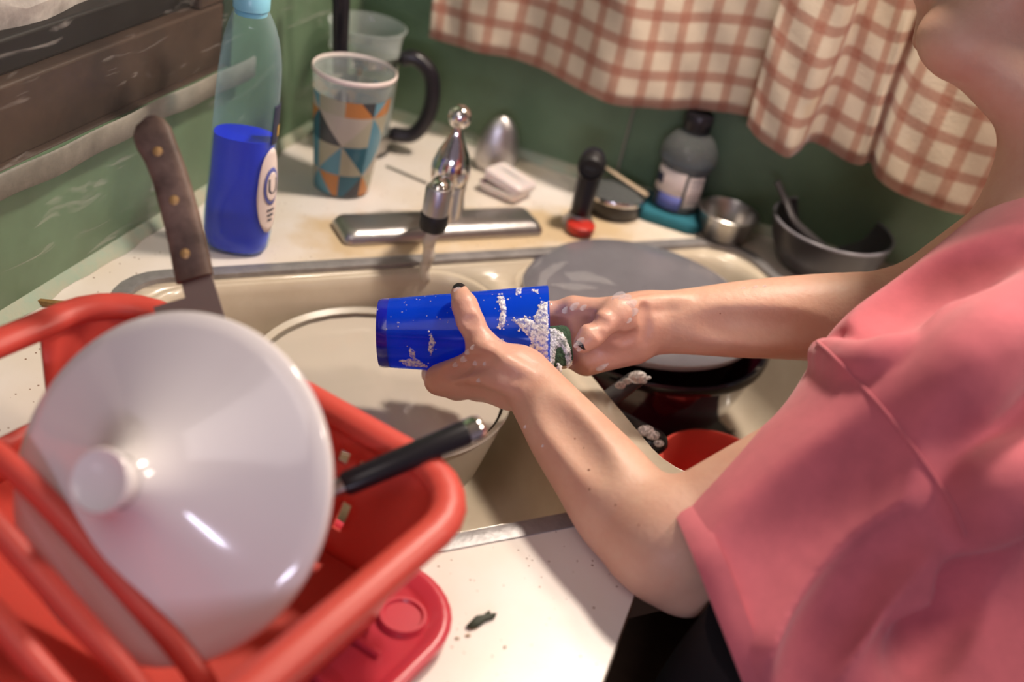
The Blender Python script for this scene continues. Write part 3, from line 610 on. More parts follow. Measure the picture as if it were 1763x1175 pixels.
# ------------------------------------------------------------------ curtains
def curtain(name, path, ztop, hems, label, u0=0.):
    path = spline([Vector((*p, 0)) for p in path], 10); hz = spline([Vector((h, 0, 0)) for h in hems], 10 if len(hems)*1 > 1 else 1)
    L_ = [0]
    for a, b in zip(path[:-1], path[1:]): L_.append(L_[-1]+(b-a).length)
    n = 26; vs, fs, uv = [], [], []; k = len(path)
    for i in range(k):
        h = hz[min(len(hz)-1, int(round(i*(len(hz)-1)/(k-1))))].x
        for j in range(n+1):
            t = j/n; z = h+(ztop-h)*t; q = path[i].copy(); q.y = q.y*(1-.35*t)-.02*t; q.y += .0025*math.sin(L_[i]*60+z*25)*math.sin(z*40+i*.2)
            q.x += .004*math.sin(z*14+i*.1); vs.append((q.x, q.y, z)); uv.append((L_[i]+u0, z-h))
    for i in range(k-1):
        for j in range(n): a = i*(n+1)+j; fs.append((a, a+n+1, a+n+2, a+1))
    o = obj(name, vs, fs, 'plaid', uvs=uv); md = o.modifiers.new('s', 'SOLIDIFY'); md.thickness = .0012
    return tag(o, label, 'curtain', 'plaid curtains on the back wall')
curtain('plaid_curtain', [(.118, -.040), (.150, -.036), (.20, -.044), (.258, -.036), (.318, -.056), (.391, -.082), (.45, -.058), (.51, -.040), (.57, -.034), (.62, -.034)], .62, [.146, .145, .147, .150, .150, .145, .147, .158, .165, .165], 'long red and cream plaid curtain panel hanging over the faucet')
curtain('plaid_curtain', [(.574, -.088), (.60, -.096), (.638, -.104), (.652, -.088), (.660, -.060), (.70, -.072), (.722, -.088), (.735, -.070), (.752, -.100), (.79, -.108), (.84, -.118), (.90, -.10), (.96, -.09)], .62, [.172, .160, .152, .157, .166, .160, .164, .166, .158, .150, .150, .150, .15], 'stained shorter plaid curtain panel folded in pleats beside the head', .5)
rod = MB().tube([Vector((.05, -.05, .625)), Vector((1.1, -.05, .625))], .007, 12).build('curtain_rod', 'steel'); tag(rod, 'thin metal rod carrying the plaid curtains', 'curtain rod')

# plastic film over the window wall
vs, fs = [], []; ny, nz_ = 90, 44
for i in range(ny+1):
    for j in range(nz_+1):
        y = -1.9+(1.9-.03)*i/ny; z = .02+.62*j/nz_; x = .010+.005*math.sin(y*19+z*31)*math.sin(z*23-y*7)+.002*math.sin(y*67+z*83)
        if z < .05: x = .006
        vs.append((x+.003, y, z))
for i in range(ny):
    for j in range(nz_): a = i*(nz_+1)+j; fs.append((a, a+nz_+1, a+nz_+2, a+1))
film = obj('plastic_film', vs, fs, 'film'); tag(film, 'crinkled clear plastic film sheeting over the left wall and window', 'plastic film')
mb = MB(); rs = []
for y in np.linspace(-1.9, WY+.02, 120):
    e = .0015*math.sin(y*21)+.0012*math.sin(y*57); rs.append([Vector((.019, y, .139+e)), Vector((.0215, y, .141+e)), Vector((.0215, y, .163+e*.5)), Vector((.019, y, .165+e*.5))])
tag(mb.rings(rs).build('tape_strip', 'tape'), 'wrinkled pale tape strip holding the plastic film below the window', 'tape')

# ------------------------------------------------------------------ dish rack, tray and what stands in it
E1 = Vector((.974, -.225, 0)).normalized(); E2 = Vector((-E1.y, E1.x, 0)); RC = Vector((.2927, -1.068, 0))
def RK(a, b, z): return RC+E1*a+E2*b+Vector((0, 0, z))
rack = thing('dish_rack', 'red plastic dish rack with rolled rim on the counter beside the sink', 'dish rack', RK(0, 0, .02))
def perim(ha, hb, r, sides):
    """closed loop; sides = 4 lists of fractions along far(+b), left(-a), near(-b), right(+a) walls"""
    out = []; cs = ((ha-r, hb-r, 0), (-ha+r, hb-r, 90), (-ha+r, -hb+r, 180), (ha-r, -hb+r, 270))
    for k, (ca, cb, a0) in enumerate(cs):
        for i in range(7): t = math.radians(a0+90*i/6); out.append((ca+r*math.cos(t), cb+r*math.sin(t)))
        na, nb, _ = cs[(k+1) % 4]; t = math.radians(a0+90)
        p0 = (ca+r*math.cos(t), cb+r*math.sin(t)); p1 = (na+r*math.cos(t), nb+r*math.sin(t))
        for f in sides[k]: out.append((p0[0]+(p1[0]-p0[0])*f, p0[1]+(p1[1]-p0[1])*f))
    return out
slots = [k/26 for k in range(1, 26)]; SD = [slots, slots, slots, slots]
rows = [(.020, .0), (.030, .06), (.042, .18), (.054, .32), (.066, .44), (.072, .52), (.092, .72), (.102, .84), (.113, .92), (.120, 1.)]
loops = [perim(.150+.026*t, .200+.026*t, .040+.012*t, SD) for z, t in rows]
n = len(loops[0]); vs = [RK(a, b, z) for l, (z, t) in zip(loops, rows) for a, b in l]; fs = []
idx = {}; c = 0
for k in range(4):
    for i in range(7): idx[c] = ('c', k, i); c += 1
    for i in range(25): idx[c] = ('s', k, i); c += 1
for i in range(len(rows)-1):
    for j in range(n):
        kind, side, q = idx[j]
        if kind == 's' and side == 0 and q % 2 == 0 and 2 <= q < 22 and i in (2, 3, 6): continue        # slots in the far wall
        if kind == 's' and side == 1 and 1 <= q <= 8 and i in (3, 4, 5, 6, 7) and not (q == 5 and i < 7): continue    # hand hole in the left wall
        if kind == 's' and side == 2 and q % 2 == 0 and 2 <= q < 22 and i in (2, 3, 6): continue
        k = (j+1) % n; fs.append((i*n+j, i*n+k, (i+1)*n+k, (i+1)*n+j))
mb = MB().add(vs, fs); mb.build('basket_wall', 'red_plastic', rack, True, solid=.004)
lt = perim(.181, .231, .056, SD); pts = [RK(a, b, .121) for a, b in lt]; rs = []
for j, p in enumerate(pts):
    t = (pts[(j+1) % n]-pts[j-1]).normalized(); o_ = Vector((t.y, -t.x, 0))
    rs.append([p+o_*(.0130*math.cos(q))+Vector((0, 0, .0100*math.sin(q))) for q in (2*math.pi*i/14 for i in range(14))])
rs.append(rs[0]); MB().rings(rs, False, False).build('rolled_rim', 'red_plastic', rack)
fl = perim(.150, .200, .040, SD); MB().rings([[RK(a, b, z) for a, b in fl] for z in (.016, .021)]).build('basket_floor', 'red_plastic', rack, True)
for k in range(6):
    b = .033-.037*k
    ps = [RK(-.152, b, .090), RK(-.135, b, .110), RK(-.10, b, .120), RK(-.045, b, .115), RK(.035, b, .086), RK(.10, b, .058), RK(.135, b, .024)]
    MB().tube(spline(ps, 5), .0085, 12).build('plate_bar', 'red_plastic', rack)
tray = thing('drain_tray', 'pinkish red drain tray under the dish rack', 'tray', RK(0, 0, 0))
mb = MB(); rs = []
for ha, hb, r, z in ((.185, .235, .055, .0005), (.190, .240, .058, .004), (.191, .241, .058, .013), (.188, .238, .056, .0155), (.183, .233, .053, .0155), (.176, .226, .048, .008), (.172, .222, .046, .0065)):
    rs.append([RK(a+.008, b, z) for a, b in rrect(-ha, ha, -hb, hb, r, 8)])
mb.rings(rs, True, True).build('tray_body', 'red_tray_plastic', tray)
for k, (a, b) in enumerate(((.150, .196), (.150, -.196), (-.140, .196), (-.140, -.196))):
    MB().lathe([(.001, .0092), (.014, .0092), (.0155, .0115), (.018, .0115), (.020, .0058)], 24, Matrix.Translation(RK(a+.008, b, 0)), True, True).build('foot_boss', 'red_tray_plastic', tray)
for k in range(8):
    b = -.16+.045*k; MB().tube([RK(-.12, b, .0085), RK(.168, b, .0085)], .003, 8).build('tray_rib', 'red_tray_plastic', tray)
# white lid leaning in the rack, knob towards the viewer
LC = PD(290, 836, .752); vd = (CAM-LC).normalized(); LN = (vd*.87-RGT*.47+UPV*.03).normalized(); LM = frame4(LN, LC, UPV)
lid = thing('pot_cover', 'glossy white conical pot lid with round knob leaning in the dish rack', 'lid', LC)
LS = .985
def lp_(pr): return [(r*LS, h*LS) for r, h in pr]
MB().lathe(lp_([(.001, .030), (.03, .028), (.06, .014), (.10, .001), (.112, -.006), (.116, -.007), (.1184, -.003), (.1184, .003), (.1170, .0052), (.106, .0088), (.090, .0135), (.074, .0190), (.060, .0245), (.048, .0300), (.038, .0355), (.030, .0415), (.024, .0480), (.0198, .0545), (.0176, .060)]), 96, LM, False).build('lid_shell', 'ceramic', lid)
MB().lathe(lp_([(.0170, .058), (.0172, .063), (.0185, .069), (.0203, .0735), (.0205, .0765), (.0192, .0782), (.0165, .0770), (.010, .0752), (.001, .0748)]), 48, LM, True, True).build('lid_knob', 'ceramic', lid)
# kitchen knife standing in the rack
K1, K0 = PD(262, 210, .885), PD(338, 480, .88); kd = (K0-K1).normalized(); KB = frame(kd, RGT); ks = KB.col[0]; kn = KB.col[1]
knife = thing('kitchen_knife', 'broad kitchen knife with riveted wooden handle standing in the red rack', 'knife', K0+kd*.11)
KL = (K0-K1).length; rs = []
hpf = [(-.004, .004, -.004), (.0, .013, -.0095), (.008, .0170, -.0128), (.018, .0168, -.0135), (.030, .0135, -.0145), (.045, .0118, -.0155), (.07, .0122, -.0160), (.095, .0130, -.0155), (.115, .0148, -.0145), (KL, .0155, -.0135)]
for s_, l, r in hpf:
    c_, h_ = (l+r)/2, (l-r)/2; th = .0085 if s_ > .003 else .004
    rs.append([K1+kd*s_+ks*(-c_ + h_*math.copysign(abs(math.cos(q))**.6, math.cos(q)))+kn*th*math.copysign(abs(math.sin(q))**.7, math.sin(q)) for q in (2*math.pi*i/20 for i in range(20))])
MB().rings(rs).build('wooden_handle', 'knife_wood', knife)
for s_, o_ in ((.026, .0), (.066, -.002), (.108, .001)):
    for sg in (-1, 1): MB().lathe([(.0038, -.001), (.0038, .0013), (.002, .0018)], 14, frame4(kn*sg, K1+kd*s_-ks*o_+kn*sg*.0078), True, True).build('rivet', 'brass', knife)
mb = MB(); out_ = [(KL-.004, -.012), (KL+.012, -.012), (KL+.012, -.0375), (KL+.118, -.034), (KL+.118, .008), (KL+.06, .014), (KL-.004, .012)]
rs = [[K1+kd*a+ks*b+kn*t for a, b in out_] for t in (-.0011, .0011)]
mb.rings(rs).build('blade', 'blade', knife, False)
# black-handled utensil lying over the rim
C0, C1 = PD(562, 848, .800), PD(812, 741, .835)
ck = thing('table_knife', 'black handled cutlery with chrome end jutting over the rack rim', 'cutlery', C0); cdv = (C1-C0).normalized()
cr = frame(cdv, (0, 0, 1))
def cring(p, w_, t_): return [p+cr.col[0]*t_*math.sin(q)+cr.col[1]*w_*math.cos(q) for q in (2*math.pi*i/18 for i in range(18))]
LL = (C1-C0).length
MB().rings([cring(C0+cdv*s_, w_, t_) for s_, w_, t_ in ((.012, .0080, .0065), (.016, .0098, .008), (.05, .0102, .0085), (LL-.006, .0105, .0088), (LL-.004, .0095, .008))]).build('handle', 'black_plastic', ck)
MB().rings([cring(C0+cdv*s_, w_, t_) for s_, w_, t_ in ((LL-.0045, .0104, .0087), (LL+.004, .0104, .0087), (LL+.008, .0090, .0075), (LL+.0095, .005, .004))]).build('chrome_end', 'chrome', ck)
MB().rings([cring(C0+cdv*s_, w_, t_) for s_, w_, t_ in ((-.085, .004, .001), (-.07, .009, .0012), (-.02, .010, .0015), (.002, .0062, .004), (.013, .0075, .006))]).build('blade', 'red_plastic' if False else 'steel', ck)
# scraps of food on the counter
q = P(828, 1068, .002)
def scrap(name, c, pts, mt, label, th=.002, M=None):
    mb = MB(); b = [c+RGT*x*1+Vector((0, 0, 0))+E2*y for x, y in pts]; rs = []
    for z, s_ in ((.0003, .9), (th*.5, 1.05), (th, .8)): rs.append([Vector((c.x+(p.x-c.x)*s_, c.y+(p.y-c.y)*s_, z+.0006*math.sin(p.x*900)*(z > .001))) for p in b])
    return tag(mb.rings(rs).build(name, mt), label, 'food scrap')
scrap('herb_scrap', q, [(-.006, -.010), (-.001, -.012), (.003, -.007), (.004, .0), (.008, .005), (.006, .011), (.003, .008), (.0, .012), (-.002, .006), (-.006, .003)], 'scrap_green', 'wilted dark green scrap on the counter in front of the sink', .004)
for px, py, s_, lb in ((814, 1083, .0035, 'tan crumb touching the wilted green scrap'), (805, 1096, .0022, 'small brown crumb just below the wilted green scrap'), (787, 1101, .0018, 'tiny brown crumb nearest the red tray'), (869, 1116, .0012, 'lone brown speck of crumb right of the green scrap')):
    scrap('crumb', P(px, py), [(-s_, 0), (0, s_*.6), (s_, s_*.3), (s_*.6, -s_*.5), (-s_*.4, -s_*.6)], 'scrap_tan', lb, .0012)['group'] = 'crumbs by the green scrap'
q = P(76, 522); scrap('peel_scrap', Vector((q.x+.012, q.y, 0)), [(-.028, -.004), (.0, -.004), (.020, .0), (.022, .006), (.0, .004), (-.02, .002)], 'scrap_tan', 'brown peel scrap by the wall behind the red rack', .006)

# ------------------------------------------------------------------ blue cup held in the hands
CA, CBp = PD(653, 574, 1.10), PD(943, 572, 1.10); CX = (CBp-CA).normalized(); CL = (CBp-CA).length
cdn = (-UPV + CX*UPV.dot(CX)).normalized(); caw = CX.cross(cdn); caw = caw if caw.dot(FWD) > 0 else -caw
def cup_r(s_): return .0330+(.0452-.0330)*s_/CL
def cp(px, deg, ex=0.):
    s_ = (px-653)/290*CL; a = math.radians(deg); return CA+CX*s_+(cdn*math.cos(a)+caw*math.sin(a))*(cup_r(s_)+ex)
cup = thing('blue_cup', 'translucent blue plastic cup held sideways and covered in suds', 'cup', CA)
CMx = frame4(CX, CA)
MB().lathe([(.0335, .010), (.0452, CL), (.0440, CL+.0006), (.0438, CL-.002), (.0318, .010)], 64, CMx, False).build('cup_wall', 'blue_cup', cup)
tag(MB().lathe([(.020, .004), (.028, .003), (.030, .0), (.0325, .0005), (.0336, .004), (.0337, .0105), (.031, .012), (.001, .012)], 64, CMx, True).build('cup_base', 'blue_base', cup), 'thick dark blue cup base')
def cup_hit(px, py, ex=0.):
    d = ray(px, py); D = 1.0
    for _ in range(80):
        p = CAM+d*D; s_ = (p-CA).dot(CX); e = (p-CA-CX*s_).length-cup_r(s_)-ex
        if e < .0002: break
        D += e*.8
        if D > 1.2: return None, None
    return p, (p-CA-CX*s_).normalized()
def inpoly(x, y, pl):
    r = False
    for (x0, y0), (x1, y1) in zip(pl, pl[1:]+pl[:1]):
        if (y0 > y) != (y1 > y) and x < (x1-x0)*(y-y0)/(y1-y0)+x0: r = not r
    return r
mb = MB()
PATCH = [([(920, 548), (930, 526), (942, 520), (943, 575), (928, 572)], 46), ([(884, 552), (905, 548), (930, 560), (943, 572), (943, 634), (930, 628), (906, 604), (918, 590), (900, 566)], 90), ([(857, 511), (867, 511), (871, 535), (868, 562), (858, 563), (863, 537)], 26), ([(742, 575), (748, 590), (742, 612), (738, 600)], 7), ([(690, 622), (715, 618), (735, 632), (700, 630)], 9), ([(705, 600), (714, 606), (714, 620), (706, 612)], 6), ([(890, 496), (898, 496), (896, 505), (889, 508)], 3), ([(915, 499), (926, 500), (924, 504)], 3)]
def foam_patch(mb, pl, hitf, step=1.6, th=.0013):
    xs, ys = [p[0] for p in pl], [p[1] for p in pl]; x0, y0 = min(xs)-2, min(ys)-2; nx, ny = int((max(xs)-x0+4)/step), int((max(ys)-y0+4)/step)
    ed = lambda x, y: min(geometry.intersect_point_line(Vector((x, y, 0)), Vector((*a, 0)), Vector((*b, 0)))[0].to_2d().__sub__(Vector((x, y))).length if 0 <= geometry.intersect_point_line(Vector((x, y, 0)), Vector((*a, 0)), Vector((*b, 0)))[1] <= 1 else min((Vector(a)-Vector((x, y))).length, (Vector(b)-Vector((x, y))).length) for a, b in zip(pl, pl[1:]+pl[:1]))
    ids = {}; v, f = [], []
    for i in range(nx+1):
        for j in range(ny+1):
            x, y = x0+i*step+1.1*math.sin(j*1.3+i*.4), y0+j*step+1.1*math.sin(i*1.1+j*.3); inn = inpoly(x, y, pl)
            e = ed(x, y)
            if not inn and e > 2.2: continue
            h_, nn = hitf(x, y)
            if h_ is None: continue
            t = th*min(1, max(0, (e if inn else -e)+2)/5)+.00035*math.sin(i*2.1)*math.sin(j*1.7); ids[i, j] = len(v); v.append(h_+nn*max(t-.0002, -.0004))
    for (i, j), a in ids.items():
        q = [ids.get(k) for k in ((i+1, j), (i+1, j+1), (i, j+1))]
        if None not in q: f.append((a, *q))
    mb.add(v, f)
mb2 = MB()
for pl in ([(925, 492), (932, 470), (952, 456), (978, 450), (962, 464), (944, 478), (938, 496)], [(972, 470), (1008, 468), (1046, 481), (1062, 492), (1020, 484), (985, 483)], [(950, 490), (990, 488), (1030, 496), (985, 500)]):
    foam_patch(mb2, pl, lambda x, y: (P(x, y, .0062), Vector((0, 0, 1))), 2.2, .0006)
tag(mb2.build('suds', 'smear', PLATE_SUDS), 'thin pale suds', kind='stuff')
for pl, cnt in PATCH:
    foam_patch(mb, pl, cup_hit)
    for c in range(cnt//2):
        a = random.choice(pl); x, y = a[0]+random.gauss(0, 3.5), a[1]+random.gauss(0, 3.5); h_, nn = cup_hit(x, y)
        if h_ is not None: s_ = random.uniform(.0006, .0014); mb.ball(h_, (s_, s_, s_*.5), 7, frame(nn), 4)
tag(mb.build('suds', 'foam', cup), 'white foamy suds', kind='stuff')
mb = MB()
for k in range(60):
    x, y = random.uniform(665, 938), random.uniform(500, 560) if k % 2 else random.uniform(500, 625); h_, nn = cup_hit(x, y)
    if h_ is None: continue
    s_ = random.uniform(.0003, .0009); mb.ball(h_, (s_, s_, s_*.6), 6, frame(nn), 4)
tag(mb.build('water_drops', 'thin_suds', cup), 'pale water drops', kind='stuff')
spc = PD(930, 602, 1.088); sM = frame4(-FWD, spc, RGT)@Matrix.Rotation(.10, 4, 'Z')@Matrix.Rotation(-.25, 4, 'X')
sp_o = thing('scrub_sponge', 'green and cream scrub sponge covered in foam inside the blue cup', 'sponge', spc)
MB().rings([[sM@Vector((x, y, z)) for x, y in rrect(-hx, hx, -hy, hy, .008, 4)] for hx, hy, z in ((.026, .016, -.010), (.030, .0195, -.008), (.030, .0195, .0035))]).build('sponge_body', 'sponge_pale', sp_o)
MB().rings([[sM@Vector((x, y, z)) for x, y in rrect(-hx, hx, -hy, hy, .008, 4)] for hx, hy, z in ((.030, .0195, .0036), (.0302, .0197, .008), (.027, .017, .0095))]).build('scouring_layer', 'sponge_green', sp_o)
def sponge_hit(x, y):
    n_ = (sM.to_3x3()@Vector((0, 0, 1))).normalized(); d = ray(x, y); o_ = sM@Vector((0, 0, .0096)); return CAM+d*((o_-CAM).dot(n_)/d.dot(n_)), n_
mb = MB()
for pl in ([(936, 568), (955, 567), (968, 574), (976, 588), (982, 606), (984, 628), (977, 634), (974, 612), (966, 596), (957, 600), (954, 622), (948, 640), (936, 638)], [(960, 625), (968, 632), (966, 640), (958, 638)]): foam_patch(mb, pl, sponge_hit, 1.6, .0022)
tag(mb.build('foam', 'foam', sp_o), 'thick white foam', kind='stuff')

# ------------------------------------------------------------------ implicit surfaces for the person
def cone(a, b, ra, rb, k=.012, ax=None, fac=1.): return dict(t='c', a=np.array(a), b=np.array(b), ra=ra, rb=rb, k=k, ax=None if ax is None else np.array(Vector(ax).normalized()), fac=fac)
def ell(c, M, r, k=.012): return dict(t='e', a=np.array(c), M=np.array(M), r=np.array(r), k=k)
def pdist(pr, p):
    if pr['t'] == 'c':
        a, b = pr['a'], pr['b']; q = p-a; ba = b-a
        if pr['ax'] is not None:
            ax = pr['ax']; t = np.clip((q@ba)/max(ba@ba, 1e-12), 0, 1); r = q-t[..., None]*ba
            r = r+((r@ax)*(1/pr['fac']-1))[..., None]*ax
            return (np.sqrt((r*r).sum(-1))-(pr['ra']+(pr['rb']-pr['ra'])*t))*(min(1, pr['fac']))
        t = np.clip((q@ba)/max(ba@ba, 1e-12), 0, 1); r = q-t[..., None]*ba
        return np.sqrt((r*r).sum(-1))-(pr['ra']+(pr['rb']-pr['ra'])*t)
    q = ((p-pr['a'])@pr['M'])/pr['r']; k0 = np.sqrt((q*q).sum(-1)); q2 = q/pr['r']; k1 = np.sqrt((q2*q2).sum(-1))+1e-9
    return k0*(k0-1)/k1
def blend(d, e, pr):
    k = abs(pr['k'])
    if pr.get('sub'):
        h = np.clip(.5-.5*(e+d)/k, 0, 1); return d+(-e-d)*h+k*h*(1-h)
    h = np.clip(.5+.5*(d-e)/k, 0, 1); return d+(e-d)*h-k*h*(1-h)
def ev(prims, p):
    d = np.full(p.shape[:-1], 1.0)
    for pr in prims: d = blend(d, pdist(pr, p), pr)
    return d
def hit(prims, px, py, D0=.6, D1=1.5):
    r = np.array(ray(px, py)); c = np.array(CAM); D = D0
    for _ in range(160):
        e = float(ev(prims, (c+r*D)[None])[0])
        if e < .0004: return Vector(c+r*D), D
        D += max(e*.7, .0005)
        if D > D1: return None, None
    return Vector(c+r*D), D
def nets(prims, h, disp=None):
    los, his = [], []
    for pr in prims:
        if pr.get('sub'): continue
        R = max(pr['ra'], pr['rb'])/min(1, pr.get('fac', 1)) if pr['t'] == 'c' else pr['r'].max()
        pts = [pr['a']] + ([pr['b']] if pr['t'] == 'c' else []); los.append(np.min(pts, 0)-R); his.append(np.max(pts, 0)+R)
    lo = np.min(los, 0)-4*h; hi = np.max(his, 0)+4*h; nn = np.ceil((hi-lo)/h).astype(int)+1
    d = np.full(nn, .05, np.float32); ax = [lo[i]+h*np.arange(nn[i]) for i in range(3)]
    for pr in prims:
        R = (max(pr['ra'], pr['rb'])/min(1, pr.get('fac', 1)) if pr['t'] == 'c' else pr['r'].max())+abs(pr['k'])+3*h
        pts = [pr['a']] + ([pr['b']] if pr['t'] == 'c' else [])
        i0 = np.clip(np.floor((np.min(pts, 0)-R-lo)/h).astype(int), 0, nn); i1 = np.clip(np.ceil((np.max(pts, 0)+R-lo)/h).astype(int)+1, 0, nn)
        sl = tuple(slice(i0[i], i1[i]) for i in range(3))
        if min(i1-i0) <= 0: continue
        g = np.stack(np.meshgrid(*[ax[i][sl[i]] for i in range(3)], indexing='ij'), -1)
        d[sl] = blend(d[sl], pdist(pr, g), pr)
    if disp is not None:
        msk = np.abs(d) < .03; ii = np.argwhere(msk); d[msk] += disp(lo+ii*h).astype(np.float32)
    ins = d < 0; cs = np.zeros(np.array(nn)-1, np.int8)
    for o_ in np.ndindex(2, 2, 2): cs += ins[o_[0]:nn[0]-1+o_[0], o_[1]:nn[1]-1+o_[1], o_[2]:nn[2]-1+o_[2]]
    act = (cs > 0) & (cs < 8); ci = np.argwhere(act); idm = np.full(act.shape, -1, np.int32); idm[act] = np.arange(len(ci))
    acc = np.zeros((len(ci), 3)); cnt = np.zeros(len(ci))
    for axis in range(3):
        for o_ in np.ndindex(2, 2):
            off = [0, 0, 0]; oo = [i for i in range(3) if i != axis]; off[oo[0]], off[oo[1]] = o_
            a = ci+off; b = a.copy(); b[:, axis] += 1
            da, db_ = d[tuple(a.T)], d[tuple(b.T)]; s_ = (da < 0) != (db_ < 0); t = np.where(s_, da/np.where(s_, da-db_, 1), 0)
            p = a.astype(float); p[:, axis] += t; acc[s_] += p[s_]; cnt[s_] += 1
    V = lo+h*acc/cnt[:, None]; F = []
    for axis in range(3):
        o1, o2 = [(1, 2), (2, 0), (0, 1)][axis]
        sl0 = [slice(None)]*3; sl1 = [slice(None)]*3; sl0[axis] = slice(0, -1); sl1[axis] = slice(1, None)
        a_, b_ = ins[tuple(sl0)], ins[tuple(sl1)]; e = np.argwhere(a_ != b_); fl_ = a_[tuple(e.T)]
        ok = (e[:, o1] > 0) & (e[:, o2] > 0) & (e[:, o1] < nn[o1]-1) & (e[:, o2] < nn[o2]-1); e, fl_ = e[ok], fl_[ok]
        def cid(x1, x2):
            q = e.copy(); q[:, o1] += x1; q[:, o2] += x2; return idm[tuple(q.T)]
        q = np.stack([cid(-1, -1), cid(0, -1), cid(0, 0), cid(-1, 0)], 1); q[~fl_] = q[~fl_][:, ::-1]; F.append(q)
    return V, np.concatenate(F)
def mesh_np(name, V, F, material):
    me = bpy.data.meshes.new(name); me.from_pydata(V.tolist(), [], F.tolist()); me.update(); me.polygons.foreach_set('use_smooth', [True]*len(me.polygons)); me.materials.append(MATS[material])
    o = bpy.data.objects.new(name, me); COL.objects.link(o); return o

# --- body: arms, hands, neck and head in one surface
B = []
Wl, El, Sl = PD(905, 652, 1.045), PD(1150, 938, .925), PD(1585, 700, .935)
def limb(pts, k=.005):
    pp = spline([p for p, r in pts], 3); rr_ = [v.x for v in spline([Vector((r, 0, 0)) for p, r in pts], 3)]
    for i in range(len(pp)-1): B.append(cone(pp[i], pp[i+1], rr_[i], rr_[i+1], k))
limb([(PD(892, 640, 1.050), .0250), (PD(915, 664, 1.040), .0252), (PD(945, 704, 1.024), .0290), (PD(980, 752, 1.003), .0340), (PD(1030, 815, .976), .0385), (PD(1080, 880, .952), .0425), (El, .0445)])
B += [cone(El, Sl, .044, .050, .015), cone(El, PD(1186, 1004, .925), .040, .027, .02)]
Wr, Er, Sr = PD(1118, 556, 1.135), PD(1560, 546, 1.14), S(.43, .90, .31)
limb([(PD(1090, 556, 1.135), .0285), (Wr, .0288), (PD(1180, 554, 1.132), .0312), (PD(1260, 551, 1.13), .0360), (PD(1340, 548, 1.13), .0395), (PD(1440, 547, 1.135), .0435), (Er, .045)])
B += [cone(Er, Sr, .045, .055, .02), cone(Sl, Sr, .05, .05, .03)]
def digit(js, rs_, k=.006):
    for (a, b), (r0_, r1_) in zip(zip(js[:-1], js[1:]), zip(rs_[:-1], rs_[1:])): B.append(cone(a, b, r0_, r1_, k))
# left hand
Lm = [cp(757, -24, .0125), cp(788, -10, .0135), cp(820, 0, .0135), cp(850, 6, .0130)]
for i, q in enumerate(Lm): B.append(cone(Wl+(Wl-El).normalized()*.004, q, .0175, .0130-.0006*i, .010))
B += [cone(PD(878, 668, 1.06), Lm[3], .021, .014, .012), cone(PD(872, 636, 1.036), PD(836, 606, 1.043), .0185, .0150, .014), cone(PD(836, 614, 1.048), cp(768, -34, .010), .0115, .0095, .014), cone(PD(855, 640, 1.050), cp(785, -22, .012), .017, .0125, .014)]
digit([Lm[0], cp(742, 32, .0110), cp(744, 74, .0100), cp(748, 104, .0090)], [.0122, .0102, .0092, .0078])
digit([Lm[1], cp(770, 42, .0112), cp(771, 84, .0100), cp(776, 116, .0092)], [.0120, .0102, .0092, .0080])
digit([Lm[2], cp(803, 46, .0112), cp(803, 88, .0100), cp(806, 118, .0092)], [.0115, .0098, .0090, .0078])
digit([Lm[3], cp(836, 44, .0105), cp(836, 76, .0092), cp(838, 100, .0082)], [.0108, .0088, .0080, .0070])
Lt = [PD(836, 606, 1.043), PD(809, 552, 1.049), PD(800, 526, 1.054), PD(792, 506, 1.066)]
digit(Lt, [.0142, .0112, .0106, .0090], .008)
# right hand
Rm = [PD(985, 535, 1.125), PD(975, 560, 1.134), PD(978, 588, 1.136), PD(990, 613, 1.130)]
for i, q in enumerate(Rm): B.append(cone(Wr+(PD(1085, 556+i*9, 1.13)-Wr), q, .0200, .0128-.0004*i, .012))
B += [cone(Wr, PD(1070, 562, 1.13), .028, .025, .012), cone(PD(1085, 590, 1.125), PD(1010, 622, 1.118), .0210, .0150, .014), cone(PD(1098, 556, 1.115), PD(1066, 541, 1.090), .0225, .0145, .014), cone(PD(1062, 560, 1.105), PD(1000, 570, 1.118), .020, .014, .014), cone(PD(1060, 538, 1.10), PD(992, 533, 1.115), .0135, .0115, .012)]
digit([Rm[0], PD(938, 538, 1.126), PD(902, 545, 1.119), PD(876, 555, 1.112)], [.0122, .0100, .0090, .0076])
digit([Rm[1], PD(922, 564, 1.133), PD(884, 574, 1.126), PD(858, 584, 1.116)], [.0122, .0100, .0092, .0078])
digit([Rm[2], PD(926, 592, 1.132), PD(890, 601, 1.122), PD(868, 606, 1.112)], [.0115, .0096, .0088, .0076])
digit([Rm[3], PD(948, 615, 1.124), PD(920, 619, 1.114), PD(902, 619, 1.106)], [.0106, .0086, .0078, .0068])
Rt = [PD(1066, 541, 1.090), PD(1034, 561, 1.077), PD(1018, 578, 1.072), PD(1004, 592, 1.070)]
digit(Rt, [.0140, .0110, .0106, .0092], .008)
